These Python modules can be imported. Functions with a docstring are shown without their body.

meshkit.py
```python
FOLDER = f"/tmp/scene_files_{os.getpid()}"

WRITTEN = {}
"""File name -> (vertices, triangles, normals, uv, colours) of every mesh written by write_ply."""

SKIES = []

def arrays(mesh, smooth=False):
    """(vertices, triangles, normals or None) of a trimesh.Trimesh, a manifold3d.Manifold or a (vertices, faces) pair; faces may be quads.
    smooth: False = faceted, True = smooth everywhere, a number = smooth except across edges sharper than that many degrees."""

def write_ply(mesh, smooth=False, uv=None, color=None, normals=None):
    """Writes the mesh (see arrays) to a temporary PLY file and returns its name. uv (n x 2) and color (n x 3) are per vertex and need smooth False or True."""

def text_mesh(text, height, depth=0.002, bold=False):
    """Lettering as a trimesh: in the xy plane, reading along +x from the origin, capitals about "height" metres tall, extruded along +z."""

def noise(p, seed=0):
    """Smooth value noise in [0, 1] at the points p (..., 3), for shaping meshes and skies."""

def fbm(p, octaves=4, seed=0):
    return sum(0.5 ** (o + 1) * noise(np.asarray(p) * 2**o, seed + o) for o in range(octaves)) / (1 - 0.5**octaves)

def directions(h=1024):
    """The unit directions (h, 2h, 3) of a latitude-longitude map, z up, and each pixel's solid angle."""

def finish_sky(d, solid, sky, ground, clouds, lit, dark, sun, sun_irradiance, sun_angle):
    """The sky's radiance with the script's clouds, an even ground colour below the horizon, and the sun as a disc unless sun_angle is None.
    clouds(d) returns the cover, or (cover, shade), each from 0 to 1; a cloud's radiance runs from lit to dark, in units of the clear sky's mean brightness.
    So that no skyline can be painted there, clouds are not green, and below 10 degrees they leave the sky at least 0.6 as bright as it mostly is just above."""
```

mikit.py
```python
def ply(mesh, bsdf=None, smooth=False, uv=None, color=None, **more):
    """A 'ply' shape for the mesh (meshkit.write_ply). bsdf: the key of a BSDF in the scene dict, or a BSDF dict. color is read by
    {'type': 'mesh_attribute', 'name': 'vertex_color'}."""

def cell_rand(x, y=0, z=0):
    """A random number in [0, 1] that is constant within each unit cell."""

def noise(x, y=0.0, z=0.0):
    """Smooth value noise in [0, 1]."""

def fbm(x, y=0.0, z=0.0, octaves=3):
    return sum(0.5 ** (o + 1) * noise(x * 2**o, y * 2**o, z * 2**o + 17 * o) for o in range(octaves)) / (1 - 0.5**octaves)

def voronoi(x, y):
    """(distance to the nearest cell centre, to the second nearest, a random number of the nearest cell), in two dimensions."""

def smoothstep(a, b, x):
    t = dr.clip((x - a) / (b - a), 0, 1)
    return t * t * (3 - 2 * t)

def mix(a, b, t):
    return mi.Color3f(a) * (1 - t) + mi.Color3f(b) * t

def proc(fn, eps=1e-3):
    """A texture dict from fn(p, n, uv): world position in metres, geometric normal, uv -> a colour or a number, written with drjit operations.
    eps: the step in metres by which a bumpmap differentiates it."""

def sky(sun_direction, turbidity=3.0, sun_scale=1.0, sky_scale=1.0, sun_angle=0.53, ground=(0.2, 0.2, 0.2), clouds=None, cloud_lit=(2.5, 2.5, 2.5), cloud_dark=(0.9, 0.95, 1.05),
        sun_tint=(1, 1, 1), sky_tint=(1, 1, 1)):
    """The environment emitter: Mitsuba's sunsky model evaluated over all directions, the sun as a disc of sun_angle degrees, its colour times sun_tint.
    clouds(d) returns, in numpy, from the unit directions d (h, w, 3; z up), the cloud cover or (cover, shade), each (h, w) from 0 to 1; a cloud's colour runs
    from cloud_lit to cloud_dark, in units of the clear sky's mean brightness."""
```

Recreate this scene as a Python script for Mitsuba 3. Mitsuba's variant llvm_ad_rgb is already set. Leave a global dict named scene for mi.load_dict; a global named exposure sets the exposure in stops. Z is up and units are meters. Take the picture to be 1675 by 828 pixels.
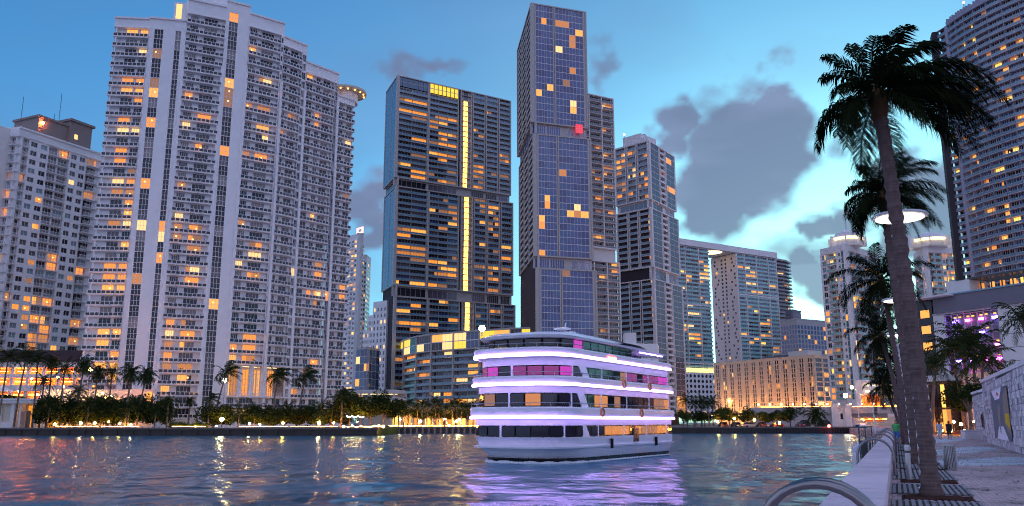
import math, random
import numpy as np
import trimesh, mitsuba as mi, mikit, meshkit
import manifold3d as m3
from shapely.geometry import Polygon, Point, LineString
from mikit import proc, noise, fbm, voronoi, cell_rand, smoothstep, mix
import drjit as dr
T = mi.ScalarTransform4f
scene, labels = {}, {}
EYE, PITCH, FOCAL = 1.65, math.radians(11.4), 1370.0
CP, SP = math.cos(PITCH), math.sin(PITCH)
# ------------------------------------------------------------------ camera, sky, exposure
exposure = 1.3
scene['camera'] = {'type': 'perspective', 'fov': math.degrees(2 * math.atan(837.5 / FOCAL)), 'fov_axis': 'x', 'near_clip': .2, 'far_clip': 6000.,
                   'to_world': T().look_at([0, 0, EYE], [0, CP, EYE + SP], [0, 0, 1])}
CLOUDS = [(15.4, 17, 4.2, 4.6, 1), (17.6, 19.6, 3.0, 3, 1), (11.6, 19, 2.2, 2.8, .9), (13.4, 14.6, 3.6, 2.6, .85), (23.6, 14.2, 2.8, 2.4, 1), (21.3, 12.2, 2.2, 1.8, 1),
          (20.3, 7.6, 2.4, 2.4, .9), (27, 13.5, 4, 3, .95), (-6.9, 23.6, 4.5, 1.6, .54), (-9.8, 14.3, 2.2, 3.2, .8), (6.3, 23.4, 2.2, 2.2, .52), (16, 23, 1.6, 1.2, .55), (22, 9.5, 9, 4, .40)]


def clouds(d):
    """Dark evening clouds near the sunset, bright lilac ones added out of view behind the camera to light the facades."""
    az0 = np.degrees(np.arctan2(d[..., 0], d[..., 1]))
    el0 = np.degrees(np.arcsin(np.clip(d[..., 2], -1, 1)))
    q = np.stack([d[..., 0] / (d[..., 2] + .35), d[..., 1] / (d[..., 2] + .35), d[..., 2] * 2], -1)
    n, n2 = meshkit.fbm(q * 5, 6, 3), meshkit.fbm(q * 2.2, 4, 9)
    w1, w2, w3 = meshkit.fbm(d * 16, 5, 21) - .5, meshkit.fbm(d * 16, 5, 31) - .5, meshkit.fbm(d * 45, 4, 5) - .5
    az, el, m = az0 + w1 * 7.5 + w3 * 3.2, el0 + w2 * 6.5 + w3 * 3.2, np.zeros_like(az0)
    for a, e, ra, re, w in CLOUDS:
        m = np.maximum(m, w * np.exp(-((az - a) / ra) ** 2 - ((el - e) / re) ** 2))
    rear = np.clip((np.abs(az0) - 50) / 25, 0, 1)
    m = np.maximum(m, rear * np.clip((n2 - .26) * 4, 0, 1) * .95)  # unseen bright cloud cover, added as fill light for the facades
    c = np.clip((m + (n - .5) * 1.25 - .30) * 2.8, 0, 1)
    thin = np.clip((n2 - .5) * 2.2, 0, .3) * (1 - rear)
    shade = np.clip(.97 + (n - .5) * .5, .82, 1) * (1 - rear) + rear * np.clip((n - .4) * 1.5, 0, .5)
    return np.maximum(c * .9, thin * .6), shade


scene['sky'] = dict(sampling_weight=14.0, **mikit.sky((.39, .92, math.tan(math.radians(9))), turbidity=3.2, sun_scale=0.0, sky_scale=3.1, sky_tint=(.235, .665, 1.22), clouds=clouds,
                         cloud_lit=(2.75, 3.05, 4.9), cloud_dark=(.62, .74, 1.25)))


# ------------------------------------------------------------------ projection helpers (a point of the photograph -> a point of the place)
def ray(px, py):
    u, v = (px - 837.5) / FOCAL, (414 - py) / FOCAL
    return np.array([u, CP - v * SP, SP + v * CP])


def on_z(px, py, z):
    d = ray(px, py)
    return (d * ((z - EYE) / d[2]))[:2]


def on_y(px, py, y):
    d = ray(px, py)
    return d * (y / d[1]) + [0, 0, EYE]


def zrow(py, y):
    return on_y(837.5, py, y)[2]


# ------------------------------------------------------------------ mesh and entry helpers
_c = np.array([[x, y, z] for x in (0, 1) for y in (0, 1) for z in (0, 1)], float)
_bf = np.array([[0, 1, 3], [0, 3, 2], [4, 6, 7], [4, 7, 5], [0, 4, 5], [0, 5, 1], [2, 3, 7], [2, 7, 6], [0, 2, 6], [0, 6, 4], [1, 5, 7], [1, 7, 3]])


class Face:
    """An upright plane from plan point A to plan point B; s runs along it, d outwards (to the right-hand side of A->B), z up."""

    def __init__(s, a, b):
        s.a, s.b = np.array(a[:2], float), np.array(b[:2], float)
        s.L = float(np.linalg.norm(s.b - s.a))
        s.t = (s.b - s.a) / s.L
        s.n = np.array([s.t[1], -s.t[0]])

    def pt(s, x, d=0):
        return s.a + s.t * x + s.n * d

    def at(s, px, py):
        r = ray(px, py)
        k = (s.a @ s.n) / (r[:2] @ s.n)
        return float((r[:2] * k - s.a) @ s.t), float(EYE + r[2] * k)

    def moved(s, dt, dn):
        return Face(s.pt(dt, dn), s.b + s.t * dt + s.n * dn)


class MB:
    def __init__(s):
        s.v, s.f, s.n = [], [], 0

    def add(s, v, f=None):
        if f is None:
            v, f = v.vertices, v.faces
        s.v.append(np.asarray(v, float)); s.f.append(np.asarray(f) + s.n); s.n += len(v)
        return s

    def box(s, F, s0, s1, z0, z1, d0, d1):
        w = np.empty((8, 3))
        x, d = s0 + _c[:, 0] * (s1 - s0), -d1 + _c[:, 1] * (d1 - d0)
        w[:, :2] = F.a + x[:, None] * F.t - d[:, None] * F.n
        w[:, 2] = z0 + _c[:, 2] * (z1 - z0)
        return s.add(w, _bf)

    def wbox(s, x0, x1, y0, y1, z0, z1):
        return s.add(np.array([x0, y0, z0]) + _c * np.array([x1 - x0, y1 - y0, z1 - z0]), _bf)

    def tube(s, pts, rad, sides=8, caps=True):
        p = np.asarray(pts, float)
        r = np.broadcast_to(np.asarray(rad, float), (len(p),))
        t = np.gradient(p, axis=0)
        t /= np.linalg.norm(t, axis=1, keepdims=True) + 1e-12
        ref = np.array([0, 0, 1.]) if np.abs(t[:, 2]).max() < .9 else np.array([1., .13, 0])
        a = np.cross(t, ref); a /= np.linalg.norm(a, axis=1, keepdims=True) + 1e-12
        b = np.cross(t, a)
        g = np.arange(sides) * 2 * np.pi / sides
        v = (p[:, None] + r[:, None, None] * (np.cos(g)[None, :, None] * a[:, None] + np.sin(g)[None, :, None] * b[:, None])).reshape(-1, 3)
        i, j = np.meshgrid(np.arange(len(p) - 1), np.arange(sides), indexing='ij')
        q = np.stack([i * sides + j, i * sides + (j + 1) % sides, (i + 1) * sides + (j + 1) % sides, (i + 1) * sides + j], -1).reshape(-1, 4)[:, ::-1]
        f = np.vstack([q[:, [0, 1, 2]], q[:, [0, 2, 3]]])
        if caps:
            n = len(v)
            v = np.vstack([v, p[:1], p[-1:]])
            j = np.arange(sides); k = (j + 1) % sides; e = (len(p) - 1) * sides
            f = np.vstack([f, np.stack([j * 0 + n, j, k], 1), np.stack([j * 0 + n + 1, e + k, e + j], 1)])
            if np.cross(v[f[0, 1]] - v[f[0, 0]], v[f[0, 2]] - v[f[0, 0]]) @ (v[f[0, 0]] - p[0]) < 0:
                f = f[:, ::-1]
        return s.add(v, f)

    def prism(s, poly, z0, z1):
        m = trimesh.creation.extrude_polygon(poly if hasattr(poly, 'exterior') else Polygon(poly).buffer(0), z1 - z0, engine='earcut')
        m.apply_translation([0, 0, z0])
        return s.add(m)

    def lathe(s, prof, at=(0, 0, 0), sides=20):
        m = trimesh.creation.revolve(np.asarray(prof, float), sections=sides)
        m.apply_translation(at)
        return s.add(m)

    def ball(s, at, r, sub=1):
        m = trimesh.creation.icosphere(sub, r)
        m.apply_translation(at)
        return s.add(m)

    def get(s):
        return np.vstack(s.v), np.vstack(s.f)


COUNT, KC = {}, .41
EMIT = {'sodium': (2.6, .62, .07), 'podium': (1.1, 1.15, .45), 'tubew': (30, 15, 4.2), 'strip': (4.6, 2.5, .42), 'bulb': (5, 2.4, .6), 'tube': (44, 11, 1.0), 'tuber': (44, 5.6, .7), 'tubey': (42, 21, 3.6), 'plum': (.22, .02, .16), 'warm': (1.2, .37, .045), 'amber': (1.35, .54, .09), 'pale': (1.5, .86, .32), 'dim': (.62, .22, .05), 'dusk': (.30, .13, .06), 'white': (1.7, 1.45, 1.0), 'hot': (2.6, 1.7, .7),
        'red': (1.1, .05, .08), 'pink': (1.0, .10, .55), 'yellow': (1.25, .82, .06), 'gold': (1.7, .95, .17), 'green': (.5, .7, .3), 'lamp': (190, 95, 24), 'lampo': (190, 62, 8), 'lampr': (180, 34, 7), 'lampw': (60, 50, 36),
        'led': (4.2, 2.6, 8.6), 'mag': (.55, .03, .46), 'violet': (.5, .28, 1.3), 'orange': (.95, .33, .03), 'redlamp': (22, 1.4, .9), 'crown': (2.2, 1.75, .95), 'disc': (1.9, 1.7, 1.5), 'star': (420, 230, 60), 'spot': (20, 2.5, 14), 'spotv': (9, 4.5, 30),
        'garage': (2.2, 1.75, 1.3)}
PAL = ['warm', 'warm', 'warm', 'amber', 'amber', 'dim', 'dim', 'pale', 'dusk']
PALY = ['amber', 'amber', 'pale', 'pale', 'warm', 'dim', 'gold']


def kid(parent, name):
    k = f'{parent}__{name}' if parent else name
    n = COUNT.get(k, 0)
    COUNT[k] = n + 1
    return k if n == 0 else f'{k}_{n:03d}'


def mk(m, smooth=False):
    return mikit.ply(m.get() if isinstance(m, MB) else m, smooth=smooth)


def put(k, m, mat, emit=None, tw=None, wt=.002, smooth=False):
    d = dict(m) if isinstance(m, dict) else mk(m, smooth)
    d['bsdf'] = {'type': 'ref', 'id': mat}
    if tw is not None:
        d['to_world'] = tw
    if emit:
        d['glow'] = {'type': 'area', 'radiance': {'type': 'rgb', 'value': [KC * x for x in EMIT[emit]]}, 'sampling_weight': wt}
    scene[k] = d
    return k


def thing(name, label, cat, group=None):
    k = kid(None, name)
    labels[k] = {'label': label, 'category': cat}
    if group:
        labels[k]['group'] = group
    return k


def part(k, name, m, mat, emit=None, tw=None, wt=.002, smooth=False, label=None):
    q = put(kid(k, name), m, mat, emit, tw, wt, smooth)
    if label:
        labels[q] = {'label': label}
    return q


def stuffpart(k, name, m, mat, emit=None, wt=.004):
    if m.n:
        q = put(kid(k, name), m, mat, emit, None, wt)
        labels[q] = {'kind': 'stuff'}


def struct(name, m, mat, kind='structure', label=None, smooth=False):
    k = kid(None, name)
    put(k, m, mat, smooth=smooth)
    labels[k] = {'kind': kind}
    if label:
        labels[k]['label'] = label
    return k


ORD = ['first', 'second', 'third', 'fourth', 'fifth', 'sixth', 'seventh', 'eighth', 'ninth', 'tenth', 'eleventh', 'twelfth', 'thirteenth', 'fourteenth', 'fifteenth', 'sixteenth', 'seventeenth', 'eighteenth', 'nineteenth', 'twentieth',
       'twenty-first', 'twenty-second', 'twenty-third', 'twenty-fourth', 'twenty-fifth', 'twenty-sixth', 'twenty-seventh', 'twenty-eighth', 'twenty-ninth', 'thirtieth']


def up(z):
    return T().translate([0, 0, float(z)])


# ------------------------------------------------------------------ materials
def rgb(*c):
    return {'type': 'rgb', 'value': list(c)}


def pri(key, col, rough=.6, spec=.4, two=True, **kw):
    b = {'type': 'principled', 'base_color': col if isinstance(col, dict) else rgb(*col), 'roughness': rough, 'specular': spec, **kw}
    scene[key] = {'type': 'twosided', 'b': b} if two else b


def mottled(a, b, sc=1.0, fine=6.0):
    a, b = mi.Color3f(*a), mi.Color3f(*b)
    return proc(lambda p, n, uv: a + (b - a) * dr.clip(fbm(p.x * sc, p.y * sc, p.z * sc, 3) * .75 + noise(p.x * fine, p.y * fine, p.z * fine) * .35 - .05, 0, 1))


pri('white_wall', mottled((.70, .67, .67), (.81, .775, .77), .12, .9), .7, .3)
pri('white', (.76, .72, .72), .55, .35)
pri('plaster', mottled((.62, .58, .56), (.72, .67, .64), .1, 1.0), .8, .2)
pri('grey_frame', (.36, .34, .345), .6, .3)
pri('warm_frame', (.44, .395, .37), .6, .3)
pri('blue_frame', (.30, .295, .37), .6, .3)
pri('lilac_slab', (.52, .475, .52), .6, .3)
pri('pale_frame', (.72, .66, .65), .6, .3)
pri('brown_wall', (.25, .20, .185), .8, .2)
pri('dark_band', (.045, .036, .045), .7, .2)
pri('pink_wall', mottled((.76, .60, .57), (.82, .65, .61), .1, .6), .8, .2)
pri('beige_wall', mottled((.70, .53, .39), (.77, .59, .44), .1, .5), .8, .2)
pri('glass_dark', (.018, .016, .024), .08, .5)
pri('glass_navy', (.028, .05, .13), .06, .8)
pri('glass_violet', (.042, .05, .15), .06, .8)
pri('glass_azure', (.045, .085, .21), .06, .9)
pri('glass_indigo', (.05, .07, .20), .05, .9)
pri('glass_teal', (.05, .20, .20), .08, .7)
pri('glass_blue', (.04, .11, .20), .07, .8)
pri('glass_curtain', (.11, .095, .10), .25, .5)
pri('glass_blind', (.26, .225, .22), .4, .4)
pri('glass_pale', (.20, .27, .30), .15, .6)
pri('glass_grey', (.10, .085, .105), .12, .6)
pri('bar_blue', (.27, .28, .38), .4, .4)
pri('rail_dark', (.022, .022, .032), .12, .5)
pri('rail_blue', (.14, .26, .33), .12, .6)
pri('rail_grey', (.16, .165, .18), .15, .5)
pri('rail_teal', (.20, .44, .42), .12, .6)
pri('pane', (.05, .045, .04), .3, .3)
pri('hoop_steel', (.27, .24, .24), .3, .5, metallic=1.0)
pri('steel', (.45, .44, .45), .3, .5, metallic=1.0)
pri('dark_steel', (.05, .05, .055), .4, .5)
pri('pole_white', (.62, .62, .66), .4, .4)
pri('seawall_dark', mottled((.035, .03, .028), (.075, .062, .052), .6, 3.), .8, .2)
pri('coping', proc(lambda p, n, uv: mix((.38, .305, .335), (.56, .455, .495), dr.clip(1.25 * fbm(p.x * .9, p.y * .9, p.z * 2, 4) + .35 * noise(p.x * 11, p.y * 11, p.z * 3) - .12, 0, 1))), .75, .25)
pri('concrete', mottled((.36, .32, .31), (.45, .40, .38), .5, 5.), .85, .2)
pri('grass', mottled((.025, .05, .012), (.05, .08, .02), .7, 4.), .9, .1)
pri('quay_cap', mottled((.10, .085, .08), (.16, .135, .125), .6, 4.), .9, .15)
pri('land', mottled((.10, .095, .085), (.15, .135, .12), .3, 2.), .9, .1)
pri('trunk_bark', proc(lambda p, n, uv: mix((.06, .036, .036), (.21, .145, .135), dr.clip(.55 * noise(p.x * 3, p.y * 3, p.z * 26) + .55 * fbm(p.x * 14, p.y * 14, p.z * 5, 3) - .1, 0, 1))), .9, .15)
pri('trunk_far', (.17, .13, .10), .9, .1)
pri('fibre', (.12, .065, .035), .95, .1)
pri('mulch', mottled((.022, .01, .008), (.07, .028, .02), 5, 25.), .95, .1)
pri('hull_white', (.74, .70, .76), .28, .5, clearcoat=.5)
pri('hull_dark', (.015, .015, .02), .25, .5)
pri('ship_glass', (.012, .01, .016), .06, .6)
pri('brick_red', (.30, .10, .06), .8, .2)
pri('skin', (.42, .26, .19), .6, .3)
pri('hair_dark', (.03, .02, .015), .7, .2)
pri('cloth_pale', (.48, .50, .58), .85, .1)
pri('cloth_dark', (.03, .03, .04), .85, .1)
pri('cloth_green', (.10, .42, .13), .85, .1)
pri('cloth_blue', (.05, .16, .42), .85, .1)
pri('tan_canvas', (.62, .55, .44), .9, .1)
pri('slate', mottled((.145, .135, .165), (.18, .165, .20), .3, 2.), .6, .3)
pri('orange_paint', (.55, .20, .06), .6, .3)
pri('red_paint', (.45, .03, .03), .5, .3)
pri('car_white', (.7, .7, .7), .3, .5, clearcoat=.8)
pri('car_dark', (.03, .035, .05), .3, .5, clearcoat=.8)
pri('car_red', (.30, .03, .03), .3, .5, clearcoat=.8)
pri('tyre', (.015, .015, .015), .9, .1)
pri('mural_grey', (.14, .145, .18), .8, .2)
pri('mural_yellow', (.55, .36, .03), .8, .2)
pri('mural_white', (.66, .62, .68), .8, .2)
pri('mural_tan', (.26, .21, .17), .8, .2)
for i, (lo, hi) in enumerate([((.36, .335, .36), (.60, .56, .58)), ((.46, .43, .45), (.70, .66, .67)), ((.29, .27, .30), (.50, .46, .49))]):
    pri(f'coral_{i}', mottled(lo, hi, 1.7, 11.), .9, .15)
pri('coral_joint', (.20, .18, .19), .95, .1)


def leafmat(key, col, trans=.35):
    scene[key] = {'type': 'principledthin', 'base_color': rgb(*col), 'roughness': .5, 'diff_trans': trans, 'spec_trans': 0.0, 'eta': 1.4}


leafmat('frond_green', (.011, .017, .007), .2)
leafmat('palm_leaf', (.03, .045, .016), .35)
leafmat('frond_dry', (.04, .027, .011), .25)
leafmat('leaf_dark', (.03, .045, .014), .5)
leafmat('leaf_mid', (.06, .08, .02), .6)
leafmat('hedge_leaf', (.05, .065, .018), .5)


def water_height(p, n, uv):
    s = noise(p.x * .21 + p.y * .05, p.y * .15 - p.x * .03) * .50 + noise(p.x * .62 - p.y * .1, p.y * .5, 3.) * .13
    return s + noise(p.x * 1.7 + p.y * .2, p.y * 1.5, 7.) * .028


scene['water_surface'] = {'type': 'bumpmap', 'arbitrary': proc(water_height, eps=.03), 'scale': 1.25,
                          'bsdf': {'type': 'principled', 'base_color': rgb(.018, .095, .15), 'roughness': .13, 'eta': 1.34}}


def paver(p, n, uv):
    a = p.x * .410 + p.y * .912
    l = p.x * .912 - p.y * .410
    row = dr.floor(l / .11)
    q = a / .22 + .5 * (row - 2 * dr.floor(row / 2))
    fa, fl = q - dr.floor(q), l / .11 - row
    joint = smoothstep(.0, .07, dr.minimum(fa, 1 - fa)) * smoothstep(.0, .14, dr.minimum(fl, 1 - fl))
    return joint, cell_rand(dr.floor(q), row, 5), noise(a * .4, l * .5)


def paver_col(p, n, uv, a=(.37, .25, .255), b=(.51, .35, .35)):
    j, r, s = paver(p, n, uv)
    stain = smoothstep(.5, .78, fbm(p.x * .55, p.y * .55, 2., 4)) * .38 + smoothstep(.72, .8, noise(p.x * 5.3, p.y * 5.3, 9.)) * .3
    return mix((.15, .11, .12), mix(a, b, dr.clip(.6 * r + .4 * s, 0, 1)), .35 + .65 * j) * (1 - stain)


def band_col(p, n, uv):
    return paver_col(p, n, uv, (.44, .46, .52), (.56, .57, .62))


for key, fn in (('pavers', paver_col), ('pavers_pale', band_col)):
    scene[key] = {'type': 'twosided', 'b': {'type': 'bumpmap', 'arbitrary': proc(lambda p, n, uv: paver(p, n, uv)[0]), 'scale': .004,
                                            'bsdf': {'type': 'principled', 'base_color': proc(fn), 'roughness': .6, 'specular': .4}}}

# ------------------------------------------------------------------ the setting: water and land
ZW = -1.4
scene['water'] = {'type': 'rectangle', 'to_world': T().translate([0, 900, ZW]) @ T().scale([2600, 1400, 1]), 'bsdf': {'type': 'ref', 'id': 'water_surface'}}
labels['water'] = {'kind': 'structure'}
DA, DL = np.array([.410, .912]), np.array([.912, -.410])


def W(a, l, z=0.0):
    p = DA * a + DL * l
    return np.array([p[0], p[1], z])


def gpt(px, py, z):
    return on_z(px, py, z)


yL = gpt(300, 713, ZW)[1]        # front of the near island
xLr = gpt(632, 712, ZW)[0]
yM = gpt(700, 709.3, ZW)[1]      # front of the mainland quay
xMr = gpt(1396, 708.5, ZW)[0]
island = [(-420, yL + 1), (xLr - 1, yL + 1), (xLr - 1, 330), (-420, 330)]
main = [(xLr - 6, yM + 1), (xMr, yM + 1), (xMr + 30, 320), (150, 1900), (-900, 1900), (-700, 340), (xLr - 6, 335)]
struct('island_ground', MB().prism(island, -4, .05), 'grass')
struct('mainland_ground', MB().prism(main, -4, .06), 'land')
bank = [W(-60, -1.05)[:2], W(150, -1.05)[:2], W(320, -1.05)[:2] + [0, 60], (330, 1700), (1500, 1700), (900, -60), W(-60, 40)[:2]]


# ------------------------------------------------------------------ facades
class Tower:
    """One building: its joined wall, its fine window bars, and its balconies and windows as parts of their own."""

    def __init__(s, key, seed, wall='white_wall', bars='white', glass=('glass_dark',), lit=.14, pal=PAL, rail='rail_dark', slab=None, cap=300, lamps=0):
        s.k, s.r, s.W, s.B = key, random.Random(seed), MB(), MB()
        s.wall, s.bars, s.glass, s.lit, s.pal, s.rail, s.slab, s.cap = wall, bars, glass, lit, pal, rail, slab or wall, cap
        s.n, s.rest, s.cache, s.lamps, s.mood = {}, {}, {}, lamps, 1

    def room(s, name):
        s.n[name] = s.n.get(name, 0) + 1
        return s.n[name] <= s.cap

    def win(s, F, s0, s1, z0, z1, d0, d1, dz, em, mat=None, name='window'):
        """A pane, lit or dark; dz lifts a pane drawn once for every storey."""
        mat = mat or s.r.choice(s.glass)
        if not em and not s.room(name):
            s.rest.setdefault((name, mat), MB()).box(F, s0, s1, z0 + dz, z1 + dz, d0, d1)
            return
        c = (id(F), s0, s1, z0, z1, d0, d1)
        if c not in s.cache:
            s.cache[c] = (F, mk(MB().box(F, s0, s1, z0, z1, d0, d1)))
        part(s.k, name, s.cache[c][1], 'pane' if em else mat, em, up(dz))

    def pick(s, p, prev=None):
        p *= s.mood
        return s.r.choice(s.pal) if s.r.random() < (min(.6, p * 2.4) if prev else p) else None

    def facade(s, F, z0, n, fh, bays):
        L, zt = F.L, z0 + n * fh
        for kind, a, b, o in bays:
            s0, s1 = a * L, b * L
            w, rec, proj = s1 - s0, o.get('rec', 1.4), o.get('proj', .05)
            lit, bars = o.get('lit', s.lit), o.get('bars', 2)
            if kind == 'wall':
                s.W.box(F, s0, s1, z0, zt, -rec, o.get('d', 0))
                continue
            spans = [(s0 + x * w, s0 + y * w) for x, y in o.get('win', [(.03, .49), (.51, .97)])]
            zl, zh = o.get('zl', .1), o.get('zh', fh - .5)
            skip = o.get('skip', ())
            if kind == 'bal':
                run = [i for i in range(n) if i not in skip]
                for i in run:
                    if i - 1 not in run:
                        e = i
                        while e + 1 in run:
                            e += 1
                        s.W.box(F, s0, s1, z0 + i * fh - (.2 if i else 0), z0 + (e + 1) * fh, -rec - .7, -rec)
                d0, d1 = -rec - .05, -rec + .05
                m, rl, style = MB().box(F, s0, s1, -.2, 0, -rec + .01, proj), MB(), o.get('style', 'glass')
                if style == 'panel':
                    m.box(F, s0, s1, 1.0, 1.1, proj - .14, proj - .02).box(F, s0, s1, .08, .2, proj - .14, proj - .02)
                    np_ = max(2, round(w / 1.25))
                    for q in range(np_ + 1):
                        x = s0 + (w - .16) * q / np_
                        m.box(F, x, x + .16, .2, 1.0, proj - .13, proj - .03)
                    for q in range(np_):
                        x = s0 + (w - .16) * q / np_
                        rl.box(F, x + .2, x + (w - .16) / np_ - .04, .24, .97, proj - .1, proj - .06)
                elif style == 'bars':
                    m.box(F, s0, s1, .98, 1.07, proj - .1, proj - .02).box(F, s0, s1, .1, .17, proj - .1, proj - .02)
                    for q in range(int(w / .3) + 1):
                        rl.box(F, s0 + q * .3, s0 + q * .3 + .06, .17, .98, proj - .08, proj - .04)
                elif style == 'glass':
                    m.box(F, s0, s1, 1.0, 1.06, proj - .1, proj - .02)
                    rl.box(F, s0 + .05, s1 - .05, .05, 1.0, proj - .08, proj - .05)
                elif style == 'solid':
                    m.box(F, s0, s1, 0, .95, proj - .14, proj)
                if o.get('post'):
                    for x in o['post']:
                        m.box(F, s0 + x * w - .14, s0 + x * w + .14, 0, fh - .2, proj - .5, proj - .2)
                bm, rm = mk(m), mk(rl) if rl.n else None
                for i in range(n):
                    if i in skip:
                        continue
                    if style == 'panel':
                        for q in range(s.r.choice([0, 1, 2, 2, 3])):
                            xx, hh = s0 + w * s.r.uniform(.05, .9), s.r.choice([.75, .8, 1.35, 1.6])
                            mb = s.rest.setdefault(('balcony_plant', 'leaf_dark') if hh > 1 else ('balcony_chair', s.r.choice(['white', 'brown_wall', 'dark_steel'])), MB())
                            zz = z0 + i * fh
                            if hh > 1:
                                for g in range(7):
                                    a_, b_ = s.r.uniform(-.3, .3), s.r.uniform(.3, hh)
                                    mb.box(F, xx + a_ - .12, xx + a_ + .12, zz + b_ - .1, zz + b_ + .1, -.1 + a_ * .5, .05 + a_ * .5)
                            else:
                                mb.box(F, xx, xx + .5, zz + .4, zz + .46, -.4, .1).box(F, xx, xx + .06, zz + .46, zz + .95, -.4, .1).box(F, xx + .05, xx + .1, zz, zz + .4, -.35, .05).box(F, xx + .4, xx + .45, zz, zz + .4, -.35, .05)
                    if s.room('balcony'):
                        q = part(s.k, 'balcony', bm, s.slab, tw=up(z0 + i * fh))
                        if rm:
                            part(q, 'railing', rm, o.get('rail', 'white' if style == 'bars' else s.rail), tw=up(z0 + i * fh))
                    else:
                        for mb, mat in ((m, s.slab), (rl, o.get('rail', s.rail))):
                            if mb.n:
                                v, f = mb.get()
                                s.rest.setdefault(('balcony', mat), MB()).add(v + [0, 0, z0 + i * fh], f)
                s.W.box(F, s0, s1, zt - .25, zt, -rec + .01, proj - .02)
            elif kind == 'win':
                d0, d1, e = -.42, -.32, 0
                for x, y in spans + [(s1, s1)]:
                    s.W.box(F, s0 + e, x, z0, zt, -.6, 0)
                    e = y - s0
                for x, y in spans:
                    for i in range(n + 1):
                        za, zb = z0 + (i - 1) * fh + zh if i else z0, z0 + i * fh + zl if i < n else zt
                        s.W.box(F, x, y, za, zb, -.6, -.003)
            else:
                d0, d1 = -.2, 0
                s.W.box(F, s0, s1, z0, zt, -.9, -.4)
            prevs, w = {}, s.r.uniform(0, 6)
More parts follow.
